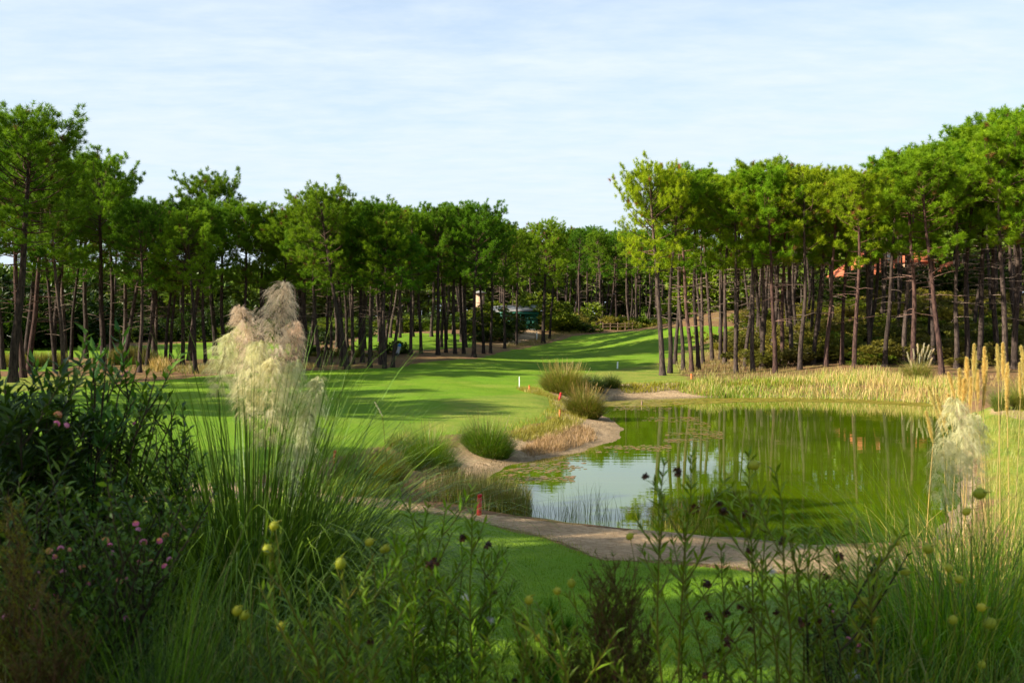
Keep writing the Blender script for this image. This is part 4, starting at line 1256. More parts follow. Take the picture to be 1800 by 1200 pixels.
# reeds along the far shore
def reed_bed(mb):
    n = 13000
    px = rng.uniform(1195, 1700, n)
    lo = np.interp(px, [1195, 1260, 1400, 1520, 1640, 1700], [693, 695, 698, 700, 706, 717])
    d = rng.random(n)
    py = lo - d * np.interp(px, [1195, 1300, 1420, 1520, 1700], [5, 9, 19, 27, 24])
    Y = (CAM_H - .12) * FPX / (py - HY); x = (px - CX) / FPX * Y
    z = np.maximum(tz(np.stack([x, Y], 1)), -.25) - .03
    H = np.interp(px, [1195, 1250, 1300, 1420, 1500, 1580, 1700], [.42, .75, .5, .62, .85, .75, .75])
    L = rng.uniform(.55, 1.1, n) * H
    straw = np.interp(px, [1195, 1300, 1380, 1480, 1700], [.12, .15, .35, .55, .62])
    pt_ = wob(np.stack([x, Y], 1), 1.5)
    isd = rng.random(n) < straw + .35 * pt_
    L = L * (1 + .35 * wob(np.stack([x, Y], 1), .8, 4.0)) * np.where(rng.random(n) < .3, .45, 1)
    col = np.where(isd[:, None], vary(n, (.42, .34, .12), .3), vary(n, (.13, .27, .04), .35))
    blades(mb, np.stack([x, Y, z], 1), rng.uniform(0, 6.28, n), rng.uniform(0, .35, n), L, .028 * rng.uniform(.6, 1.2, n), rng.uniform(.05, .9, n), 4, col, np.where(rng.random((n, 1)) < .3, np.array((.5, .38, .16)), col))
grass_thing('reed_bed', 'long bed of green and straw coloured reeds along the far shore', 'reeds', None, reed_bed, (*wp(1430, 692), 0))['kind'] = 'stuff'
# strip of sedge along the far bank
def scatter(name, polys, n, Lr, w, colA, colB, kind='stuff', lean=.5, seg=3, wet=False, droop=(.1, .9), tip=None):
    mb = MB(); rs = rng
    for poly in polys:
        poly = np.array(poly, float); lo, hi = poly.min(0), poly.max(0)
        p = lo + rs.random((n * 4, 2)) * (hi - lo)
        p = p[sdist(p, poly) < 0][:n]
        if not wet:
            p = p[sdist(p, POND) > .15]
        m = len(p)
        if not m:
            continue
        f = rs.random((m, 1)); pat = (wob(p, 1.6) * .5 + .5)[:, None]
        f = np.clip(f * .6 + pat * .5, 0, 1)
        col = (np.array(colA) * (1 - f) + np.array(colB) * f) * rs.uniform(.8, 1.2, (m, 1))
        blades(mb, np.concatenate([p, tz(p)[:, None] - .01], 1), rs.uniform(0, 6.28, m), rs.uniform(0, lean, m), rs.uniform(*Lr, m), w, rs.uniform(*droop, m), seg, col, tip)
    return mb.build(name, M_GRASS, kind=kind)
def band(pts, half):
    """pixel polyline -> world polygon of the given half width"""
    Q = np.array([P(*a) for a in pts]); t = nrm(np.gradient(Q, axis=0)); nn = np.stack([-t[:, 1], t[:, 0]], 1)
    return np.concatenate([Q + nn * half, (Q - nn * half)[::-1]])
scatter('bank_sedge', [band([(1085, 683), (1150, 681), (1220, 679), (1320, 676), (1420, 674)], .9)], 3000, (.15, .4), .03, (.08, .15, .015), (.22, .24, .03))
scatter('dry_bank_grass', [[P(915, 792), P(960, 770), P(1010, 752), P(1040, 755), P(1050, 775), P(990, 795), P(930, 805)],
                           [P(700, 850), P(760, 842), P(830, 850), P(800, 875), P(730, 880)], [P(915, 795), P(960, 775), P(1000, 775), P(990, 792)]], 2600, (.15, .38), .014, (.22, .14, .06), (.42, .30, .16), lean=.9)
scatter('edge_grass', [band([(830, 770), (900, 762), (950, 752), (985, 740), (1000, 725), (992, 705)], .9), band([(1000, 742), (960, 762), (905, 772)], .5), band([(985, 705), (940, 690), (925, 684)], .6)], 3200, (.10, .30), .014, (.10, .15, .015), (.34, .28, .05))
scatter('verge_grass', [[P(590, 850), P(600, 812), P(690, 800), P(760, 810), P(700, 860)], [P(560, 870), P(600, 845), P(700, 865), P(690, 880)]], 2600, (.10, .35), .012, (.06, .14, .012), (.20, .26, .03))
scatter('wood_edge_grass', [[P(1185, 640), P(1250, 612), P(1290, 615), P(1330, 648), P(1420, 652), P(1640, 654), P(1640, 668), P(1400, 664), P(1200, 662)],
                            [P(200, 648), P(300, 646), P(420, 640), P(540, 640), P(560, 647), P(450, 652), P(340, 659)], [P(930, 600), P(890, 606), P(880, 612), P(950, 606), P(985, 592), P(1060, 583), P(1000, 580)]], 3600, (.15, .5), .03, (.20, .15, .04), (.42, .30, .10))
scatter('golden_grass', [[P(262, 646), P(285, 640), P(300, 650), P(275, 655)]], 700, (.5, 1.1), .03, (.30, .22, .07), (.42, .32, .11), lean=.4)
scatter('right_bank_grass', [[(6.5, 12.5), (9.5, 19.5), (15, 32.5), (19, 43), (24, 47), (26, 40), (18, 25), (10, 12)]], 9000, (.15, .6), .012, (.12, .20, .02), (.42, .34, .09), droop=(.2, 1.4))
scatter('far_right_litter_grass', [[(22, 60), (34, 62), (36, 72), (24, 72)]], 900, (.1, .35), .03, (.30, .22, .07), (.42, .32, .12))
scatter('bank_stubble', [[P(905, 800), P(960, 780), P(1000, 765), P(1090, 765), P(1060, 735), P(1040, 745), P(990, 800), P(910, 822)], [P(800, 835), P(850, 805), P(910, 815), P(850, 850)], [P(1050, 690), P(1200, 690), P(1200, 699), P(1060, 704)]], 900, (.03, .12), .012, (.12, .08, .04), (.30, .23, .12), lean=1.1)
_lb = [(560, 884), (700, 897), (800, 909), (880, 927), (950, 946), (1010, 967), (1060, 986), (1180, 992), (1300, 1002), (1400, 1011), (1540, 1022)]
scatter('lawn_edge_grass', [band(_lb, .22)], 5200, (.03, .10), .006, (.07, .16, .01), (.22, .26, .03), lean=.9)
scatter('lawn_edge_grass', [band([(a, b - 4) for a, b in _lb], .45)], 1300, (.03, .09), .006, (.10, .16, .012), (.30, .27, .07), lean=1.0)
scatter('path_litter', [PATH], 1500, (.03, .10), .008, (.16, .10, .05), (.42, .32, .18), lean=1.4)
def left_reeds(mb):
    n = 3200
    px = rng.uniform(-60, 118, n); py = 646 - rng.uniform(0, 5, n)
    Y = np.full(n, 84.0) + rng.uniform(-1.2, 1.2, n); x = (px - CX) / FPX * Y
    z = tz(np.stack([x, Y], 1))
    col = vary(n, (.12, .14, .04), .35)
    blades(mb, np.stack([x, Y, z], 1), rng.uniform(0, 6.28, n), rng.uniform(0, .25, n), rng.uniform(.8, 1.35, n), .03, rng.uniform(0, .5, n), 3, col * .7, col * 1.7)
    px = rng.uniform(190, 278, n); Y = 86 + rng.uniform(-1.2, 1.2, n); x = (px - CX) / FPX * Y
    z = tz(np.stack([x, Y], 1))
    col = vary(n, (.11, .12, .05), .35)
    hh = np.interp(px, [190, 215, 250, 278], [1.1, 1.6, 1.5, .9])
    blades(mb, np.stack([x, Y, z], 1), rng.uniform(0, 6.28, n), rng.uniform(0, .25, n), rng.uniform(.7, 1.1, n) * hh, .03, rng.uniform(0, .5, n), 3, col * .7, col * 1.6)
grass_thing('distant_reeds', 'far band of pale reeds between the left trunks and the distant green', 'reeds', None, left_reeds, (-38, 84, gz(-38, 84)))['kind'] = 'stuff'

# floating leaves on the water
def pads():
    mb = MB(); rs = rng
    def patch(px0, px1, py0, py1, n, dens=1.0):
        px = rs.uniform(px0, px1, n * 3); py = rs.uniform(py0, py1, n * 3)
        Y = CAM_H * FPX / (py - HY); x = (px - CX) / FPX * Y
        p = np.stack([x, Y], 1)
        k = (wob(p * np.array([.5, 1.2]), .8, px0) + rs.uniform(-.5, .5, len(p)) > .05) & (sdist(p, POND) < -.1)
        p = p[k][:n]
        m = len(p)
        r = rs.uniform(.04, .10, m); a0 = rs.uniform(0, 6.28, m)
        ang = a0[:, None] + np.linspace(0, 5.7, 8)[None]
        v = np.stack([p[:, 0:1] + np.cos(ang) * r[:, None], p[:, 1:2] + np.sin(ang) * r[:, None], np.full(ang.shape, .006) + rs.uniform(0, .006, (m, 1))], -1)
        v = np.concatenate([v, np.stack([p[:, 0], p[:, 1], np.full(m, .006)], -1)[:, None]], 1).reshape(-1, 3)
        b = np.arange(m)[:, None, None] * 9
        f = b + np.stack([np.arange(7), np.arange(7) + 1, np.full(7, 8)], -1)[None]
        col = np.where(rs.random((m, 1)) < .6, vary(m, (.26, .16, .06)), vary(m, (.16, .17, .05)))
        mb.add(v, f.reshape(-1, 3), np.repeat(col, 9, axis=0))
    patch(880, 1010, 812, 850, 230); patch(905, 1030, 800, 826, 70)
    patch(1130, 1230, 733, 742, 160); patch(1170, 1270, 757, 778, 220); patch(1050, 1180, 782, 796, 160); patch(1080, 1180, 714, 722, 160)
    patch(1210, 1250, 742, 760, 70)
    mb.build('floating_leaves', M_LEAF, kind='stuff')
    mb2 = MB()
    n = 2600
    px = rs.uniform(1052, 1660, n); off_ = rs.uniform(0, 1, n) ** 1.4
    py = np.interp(px, [1050, 1120, 1200, 1300, 1400, 1520, 1640], [707, 703.5, 701, 700, 699, 702, 709]) + off_ * np.interp(px, [1050, 1150, 1300, 1660], [8, 12, 7, 6])
    Y = CAM_H * FPX / (py - HY); x = (px - CX) / FPX * Y
    p = np.stack([x, Y], 1); p = p[sdist(p, POND) < 0]; m = len(p)
    r = rs.uniform(.08, .3, m)
    ang = rs.uniform(0, 6.28, m)[:, None] + np.linspace(0, 2 * np.pi, 7)[None, :6]
    rr = r[:, None] * rs.uniform(.5, 1.2, (m, 6))
    v = np.stack([p[:, :1] + np.cos(ang) * rr, p[:, 1:] + np.sin(ang) * rr * .6, .004 + rs.uniform(0, .004, (m, 1)) * np.ones((1, 6))], -1)
    b = np.arange(m)[:, None, None] * 6
    f = b + np.array([[0, 1, 2], [0, 2, 3], [0, 3, 4], [0, 4, 5]])[None]
    mb2.add(v.reshape(-1, 3), f.reshape(-1, 3), np.repeat(vary(m, (.26, .22, .03), .3), 6, axis=0))
    mb2.build('pond_weed', M_LEAF, kind='stuff')
pads()
# ------------------------------------------------------------------ foreground
# near lawn
def lawn_blades():
    mb = MB(); n = 110000
    Y = np.exp(rng.uniform(math.log(8.0), math.log(23.5), n)); x = rng.uniform(-.30, .48, n) * Y
    p = np.stack([x, Y], 1)
    p = p[sdist(p, LAWN) < .05]
    m = len(p)
    z = tz(p)
    az = rng.uniform(0, 6.28, m); L = rng.uniform(.025, .06, m); le = rng.uniform(0, .9, m)
    d = np.stack([np.cos(az) * np.sin(le), np.sin(az) * np.sin(le), np.cos(le)], 1)
    s = np.stack([-np.sin(az), np.cos(az), np.zeros(m)], 1) * .0045
    b = np.concatenate([p, z[:, None]], 1)
    f = (wob(p, .9) * .5 + .5)[:, None] * .5 + rng.random((m, 1)) * .5
    col = np.array((.06, .16, .007)) * (1 - f) + np.array((.13, .27, .012)) * f
    v = np.stack([b - s, b + s, b + d * L[:, None]], 1).reshape(-1, 3)
    mb.add(v, np.arange(m * 3).reshape(-1, 3), np.repeat(col, 3, axis=0))
    mb.build('lawn_grass', M_GRASS, kind='stuff')
lawn_blades()

# plumes -----------------------------------------------------------------
def plume_mesh(seed, L, W, nb, hairs, colA, colB, hairL, wind=0.35, droop=1.0, hw=.0016, narrow=False):
    """a grass plume: an axis with nodding side branches that carry fine hairs; base at the origin, axis up +z, nodding to +x"""
    rs = np.random.default_rng(seed)
    mb = MB()
    s = np.linspace(0, 1, 9)
    axis = np.stack([wind * .35 * L * s ** 2, 0.03 * L * np.sin(s * 3), L * s * (1 - .04 * s)], 1)
    tube(mb, axis, np.linspace(.004, .001, 9), 4, np.array(colA) * .8)
    u = rs.random(nb) ** .9 * .97
    az = rs.uniform(0, 6.28, nb)
    prof = np.sin(np.pi * np.clip(u * .86 + .10, 0, 1)) ** .7 * (1.15 - .5 * u)
    if narrow:
        prof = np.sin(np.pi * np.clip(u * .80 + .14, 0, 1)) * (1.25 - .75 * u)
    bl = W * prof * rs.uniform(.65, 1.25, nb)
    o = np.stack([np.interp(u, s, axis[:, i]) for i in range(3)], 1)
    f = rs.random((nb, 1))
    col = np.array(colA) * (1 - f) + np.array(colB) * f
    ctr = blades(mb, o, az, (.10 if narrow else .5) + (.14 if narrow else .2) * rs.random(nb), bl, .0022, droop * rs.uniform(.6, 1.5, nb) * (.5 if narrow else 1), 6, col, col)
    seg = ctr.shape[1]
    k = hairs
    t = rs.uniform(.15, 1, (nb, k)) * (seg - 1.001)
    i0 = t.astype(int); fr = (t - i0)[..., None]
    bi = np.arange(nb)[:, None]
    p = ctr[bi, i0] * (1 - fr) + ctr[bi, i0 + 1] * fr
    d = nrm(ctr[bi, i0 + 1] - ctr[bi, i0]) * .8 + rs.normal(size=(nb, k, 3)) * (.5 if narrow else .28) + np.array([.35 * wind, 0, -.40 * droop])
    d = nrm(d) * (hairL * rs.uniform(.5, 1.2, (nb, k, 1)))
    sdv = nrm(np.cross(d, rs.normal(size=(nb, k, 3)))) * hw
    v = np.stack([p - sdv, p + sdv, p + d * .55 + sdv * .6, p + d], 2)
    mid = v[:, :, 2] + np.array([0, 0, -.12]) * hairL * 0
    v = np.stack([v[:, :, 0], v[:, :, 1], v[:, :, 3] + np.array([0, 0, -.25]) * hairL * droop], 2).reshape(-1, 3)
    cc = np.repeat(np.clip(col * rs.uniform(.9, 1.2, (nb, 1)), 0, 1), k * 3, axis=0)
    mb.add(v, np.arange(nb * k * 3).reshape(-1, 3), cc)
    return mb.data('plume', M_PLUME)
PL_GREEN = [plume_mesh(s, .78, .25, 130, 22, (.48, .46, .21), (.74, .71, .44), .10, .35, 1.5, .0014) for s in (1, 2)]
PL_PINK = [plume_mesh(s, .80, .24, 130, 22, (.54, .41, .29), (.78, .63, .47), .09, .35, 1.3, .0015) for s in (3, 4)]
PL_GOLD = [plume_mesh(s, .62, .15, 260, 20, (.56, .42, .11), (.80, .66, .26), .035, .25, .5, .002, True) for s in (5, 6)]
PL_CREAM = [plume_mesh(7, .75, .16, 90, 14, (.60, .52, .34), (.75, .68, .48), .07, .2, .7, .006, True)]
def plume(parent, data, base, tilt, az, sc=1.0, wid=1.0, sway=0.0):
    o = link('plume', data, parent)
    o.location = base
    o.rotation_euler = (0, 0, 0)
    o.rotation_mode = 'XYZ'
    q = Vector((math.cos(az) * math.sin(tilt), math.sin(az) * math.sin(tilt), math.cos(tilt)))
    o.rotation_mode = 'QUATERNION'
    o.rotation_quaternion = q.to_track_quat('Z', 'Y')
    o.scale = (sc * wid, sc * wid, sc)
    return o
def stalk(parent, a, b, bow, col, r=.0045, name='stalk'):
    a, b = np.array(a), np.array(b)
    s = np.linspace(0, 1, 8)[:, None]
    pts = a * (1 - s) + b * s + np.array(bow) * (s * (1 - s)) * 4 * .25
    mb = MB(); tube(mb, pts, np.linspace(r, r * .6, 8), 5, np.array(col))
    return mb.build(name, M_GRASS, parent)
def px2(px, py, Y):
    return np.array([(px - CX) / FPX * Y, Y, CAM_H - (py - HY) / FPX * Y])

# big pampas on the left
def big_pampas():
    Y0 = 6.0
    bx = px2(440, 1000, Y0); b = np.array([bx[0], Y0, gz(bx[0], Y0)])
    e = thing('pampas_grass', 'large pampas grass on the left with pale green and pinkish plumes', 'pampas grass', tuple(b))
    mb = MB()
    n = 4200
    a = rng.uniform(0, 6.28, n); q = np.sqrt(rng.random(n)) * .52
    root = np.stack([np.cos(a) * q, np.sin(a) * q, np.full(n, -.1)], 1)
    L = .8 + 1.8 * rng.random(n) ** .8
    f = rng.random((n, 1))
    col = (np.array((.014, .050, .008)) * (1 - f ** 1.4) + np.array((.17, .33, .06)) * f ** 1.4)
    blades(mb, root, a + rng.normal(size=n) * .5, rng.uniform(.02, .36, n), L, rng.uniform(.009, .017, n), rng.uniform(1.2, 3.4, n), 14, col, col * 1.25, power=2.8)
    m = 60                                # long bluish blades sweeping to the right
    a = rng.normal(size=m) * .5 + .1
    root = np.stack([.25 + rng.normal(size=m) * .12, rng.normal(size=m) * .15, np.full(m, .1)], 1)
    col = vary(m, (.07, .16, .06))
    blades(mb, root, a, rng.uniform(.1, .4, m), rng.uniform(1.6, 2.35, m), .007, rng.uniform(1.0, 1.9, m), 12, col, col * 1.2, power=2.0)
    m = 700                                # stiff upright blades round the stalks
    a = rng.uniform(0, 6.28, m); q = np.sqrt(rng.random(m)) * .4
    col = vary(m, (.05, .12, .02), .4)
    blades(mb, np.stack([np.cos(a) * q, np.sin(a) * q, np.full(m, 0)], 1), a, rng.uniform(0, .16, m), rng.uniform(1.8, 2.75, m), rng.uniform(.007, .012, m), rng.uniform(.2, 1.6, m), 12, col, col * 1.4, power=2.8)
    m = 420                                # pale blades arching over in front
    a = rng.normal(size=m) * .9 - 1.57
    root = np.stack([rng.normal(size=m) * .28, -.25 + rng.normal(size=m) * .12, np.full(m, .1)], 1)
    f = rng.random((m, 1))
    col = np.array((.08, .19, .05)) * (1 - f) + np.array((.32, .48, .22)) * f
    blades(mb, root, a, rng.uniform(.05, .35, m), rng.uniform(1.1, 2.1, m), rng.uniform(.008, .013, m), rng.uniform(2.0, 3.1, m), 16, col, col * 1.35, power=1.9)
    mb.build('leaf_blades', M_GRASS, e, kind='stuff')
    specs = [  # tip px, py ; base px, py ; depth, kind, width
        (500, 488, 478, 668, 6.0, 'p', 1.25), (440, 532, 440, 690, 6.1, 'p', 1.2), (520, 560, 505, 690, 6.2, 'p', .95), (405, 580, 380, 700, 6.0, 'g', .9),
        (455, 590, 430, 740, 5.8, 'g', 1.05), (480, 620, 465, 790, 5.7, 'g', 1.2), (520, 625, 500, 770, 5.9, 'g', 1.0), (562, 655, 535, 800, 5.8, 'g', .95), (540, 720, 510, 870, 5.7, 'g', 1.1), (425, 560, 415, 700, 6.2, 'g', .8)]
    for i, (tx, ty, qx, qy, Y, k, w) in enumerate(specs):
        t = px2(tx, ty, Y) - b; s = px2(qx, qy, Y) - b
        d = t - s; Lp = np.linalg.norm(d)
        D = (PL_PINK if k == 'p' else PL_GREEN)[i % 2]
        plume(e, D, tuple(s), math.acos(d[2] / Lp), math.atan2(d[1], d[0]), Lp / .78, w * .52 / (Lp / .78) * 1.0)
        r0 = np.array([(s[0]) * .35 + rng.normal() * .05, rng.normal() * .1, -.05])
        stalk(e, r0, s + d / Lp * .05, (-.05, 0, 0), (.07, .13, .03), .006)
big_pampas()

# pampas on the right: one pale fluffy plume in front, many golden plumes behind
def right_pampas():
    Y0 = 6.0
    bx = px2(1690, 1000, Y0); b = np.array([bx[0], Y0, gz(bx[0], Y0)])
    e = thing('pampas_grass', 'pampas clump on the right with drooping pale green plumes in front of the water', 'pampas grass', tuple(b))
    mb = MB(); n = 1700
    a = rng.uniform(0, 6.28, n); q = np.sqrt(rng.random(n)) * .5
    root = np.stack([np.cos(a) * q, np.sin(a) * q, np.full(n, -.1)], 1)
    f = rng.random((n, 1))
    col = np.array((.04, .13, .010)) * (1 - f) + np.array((.14, .28, .03)) * f
    blades(mb, root, a + rng.normal(size=n) * .5, rng.uniform(.02, .2, n), rng.uniform(.9, 1.8, n), rng.uniform(.006, .011, n), rng.uniform(.6, 3.2, n), 10, col, col * 1.3, power=2.0)
    mb.build('leaf_blades', M_GRASS, e, kind='stuff')
    for i, (tx, ty, qx, qy, Y, w) in enumerate([(1690, 690, 1690, 840, 6.0, 1.0), (1655, 760, 1665, 890, 5.9, .9), (1722, 720, 1712, 850, 6.1, .95)]):
        t = px2(tx, ty, Y) - b; s = px2(qx, qy, Y) - b
        d = t - s; Lp = np.linalg.norm(d)
        plume(e, PL_GREEN[i % 2], tuple(s), math.acos(d[2] / Lp), math.atan2(d[1], d[0]), Lp / .78, w * .55 / (Lp / .78))
        stalk(e, (s[0] * .3, .05 * i - .1, -.05), s + d / Lp * .03, (.03, 0, 0), (.10, .15, .04), .005)
right_pampas()
def gold_pampas():
    Y0 = 10.5
    bx = px2(1735, 1000, Y0); b = np.array([bx[0], Y0, gz(bx[0], Y0)])
    e = thing('pampas_grass', 'pampas grass on the right bank with many upright golden plumes on straw stalks', 'pampas grass', tuple(b))
    specs = [(1628, 672, 1660, 765), (1643, 690, 1668, 765), (1664, 652, 1680, 700), (1684, 645, 1688, 702), (1696, 625, 1700, 695), (1710, 602, 1712, 662), (1718, 620, 1714, 690), (1728, 607, 1730, 680),
             (1738, 630, 1730, 720), (1722, 648, 1720, 712), (1750, 602, 1756, 675), (1760, 600, 1764, 670), (1775, 635, 1772, 730), (1790, 635, 1795, 702), (1800, 605, 1800, 680), (1626, 720, 1642, 780), (1665, 690, 1672, 730), (1705, 660, 1706, 720), (1812, 640, 1808, 720), (1693, 662, 1694, 712)]
    for i, (tx, ty, qx, qy) in enumerate(specs):
        Y = Y0 + rng.uniform(-.7, .7)
        t = px2(tx, ty, Y) - b; s = px2(qx, qy, Y) - b
        d = t - s; Lp = np.linalg.norm(d)
        plume(e, PL_GOLD[i % 2], tuple(s), math.acos(d[2] / Lp), math.atan2(d[1], d[0]), Lp / .62, .58 / (Lp / .62) * rng.uniform(.8, 1.2))
        stalk(e, (s[0] * .75 + rng.normal() * .06, rng.uniform(-.5, .5), -.1), s, (rng.normal() * .06, 0, 0), (.45, .33, .12), .006)
    mb = MB(); n = 2000
    x = rng.uniform(-.75, 1.0, n); y = rng.uniform(-.9, .9, n)
    z = tz(np.stack([x + b[0], y + b[1]], 1)) - b[2] - .05
    f = rng.random((n, 1))
    col = np.where(rng.random((n, 1)) < .55, vary(n, (.40, .30, .09), .3), vary(n, (.10, .19, .03), .3))
    blades(mb, np.stack([x, y, z], 1), rng.uniform(0, 6.28, n), rng.uniform(0, .5, n), rng.uniform(.7, 1.9, n), rng.uniform(.006, .012, n), rng.uniform(.3, 2.2, n), 9, col, col * 1.1, power=2)
    mb.build('leaf_blades', M_GRASS, e, kind='stuff')
gold_pampas()
def cream_pampas():
    x, y = gp(1612, 672)
    e = thing('pampas_grass', 'round pampas clump with short cream plumes at the edge of the right wood', 'pampas grass', (x, y, gz(x, y)))
    mb = MB(); n = 1500
    a = rng.uniform(0, 6.28, n); q = np.sqrt(rng.random(n)) * .5
    col = np.where(rng.random((n, 1)) < .4, vary(n, (.36, .28, .10)), vary(n, (.13, .19, .04)))
    blades(mb, np.stack([np.cos(a) * q, np.sin(a) * q, np.full(n, -.05)], 1), a + rng.normal(size=n) * .4, rng.uniform(0, .7, n), rng.uniform(.9, 1.9, n), .02, rng.uniform(.4, 2.0, n), 7, col, col * 1.15, power=2)
    mb.build('leaf_blades', M_GRASS, e, kind='stuff')
    for i, (tx, ty) in enumerate([(1594, 618), (1600, 632), (1614, 603), (1618, 620), (1626, 602), (1629, 617), (1634, 605), (1638, 614), (1643, 612), (1640, 628), (1605, 612), (1622, 612)]):
        t = px2(tx, ty, y) - np.array([x, y, gz(x, y)])
        d = np.array([t[0] * .35, rng.normal() * .1, .9]); d = d / np.linalg.norm(d)
        s = t - d * .72
        plume(e, PL_CREAM[0], tuple(s), math.acos(d[2]), math.atan2(d[1], d[0]), .95, .9)
        stalk(e, (s[0] * .3, 0, 0), s, (0, 0, 0), (.35, .28, .12), .012)
cream_pampas()
def far_tuft(px, py, w, h, n, label):
    x, y = gp(px, py)
    r = w / FPX * y / 2; hh = h / FPX * y
    grass_thing('grass_tuft', label, 'grass clump', None, lambda mb: clump(mb, x, y, r * .5, r * .5, n, (hh * .7, hh * 1.2), .02, (.08, .15, .05), (.2, .26, .08), STRAW, (.02, .7), (.2, 1.2), 5, .2), (x, y, gz(x, y)))
far_tuft(1762, 722, 40, 45, 700, 'bluish green grass tuft left by the pale path at the right bank')
far_tuft(1795, 720, 40, 60, 700, 'bluish green grass tuft right by the pale path at the right bank')
def single_plume():
    Y = 6.6
    t = px2(658, 706, Y); s = px2(672, 732, Y)
    bx = px2(700, 900, Y); b = np.array([bx[0], Y, gz(bx[0], Y)])
    e = thing('plume_stem', 'lone thin stem ending in a small cream plume against the bright fairway', 'grass stem', tuple(b))
    d = t - s; Lp = np.linalg.norm(d)
    plume(e, PL_CREAM[0], tuple(s - b), math.acos(d[2] / Lp), math.atan2(d[1], d[0]), Lp / .75 , .55 )
    stalk(e, (0, 0, -.05), s - b, (.12, 0, .1), (.10, .12, .04), .003)
single_plume()

# milkweed with balloon pods ------------------------------------------------
M_POD = veg_mat('pod_skin', .35, .5, .3, .08)
def pod_data(name, r, col, seed):
    mb = MB(); rs = np.random.default_rng(seed)
    ball(mb, (0, 0, 0), r * .8, r * 1.0, np.array(col), 12, 9)
    d = nrm(rs.normal(size=(46, 3)))
    tufts(mb, d * r * .78, d, 1, r * .45, r * .10, .15, vary(46, col, .1, .05))
    tube(mb, [[0, 0, r], [.004, 0, r * 1.5], [.01, 0, r * 2.0]], [.003, .002, .0015], 5, np.array(col) * .7)
    return mb.data(name, M_POD, True)
POD = [pod_data('seed_pod', .019, (.36, .44, .06), 1), pod_data('seed_pod', .023, (.28, .38, .05), 2)]
def husk_data():
    mb = MB(); rs = np.random.default_rng(5)
    n = 16
    d = nrm(rs.normal(size=(n, 3)) + np.array([0, 0, -.2]))
    leaves(mb, d * .005, d, .022, .016, vary(n, (.10, .045, .015), .4), .35)
    ball(mb, (0, 0, 0), .012, .012, np.array((.05, .025, .015)), 7, 5)
    return mb.data('dry_pod', M_LEAF)
HUSK = husk_data()
def fluff_data():
    mb = MB(); rs = np.random.default_rng(6)
    d = nrm(rs.normal(size=(120, 3)) + np.array([0, 0, -.5]))
    tufts(mb, np.zeros((120, 3)), d, 1, .032, .003, .2, np.tile((.8, .78, .74), (120, 1)))
    return mb.data('seed_fluff', M_PLUME)
FLUFF = fluff_data()
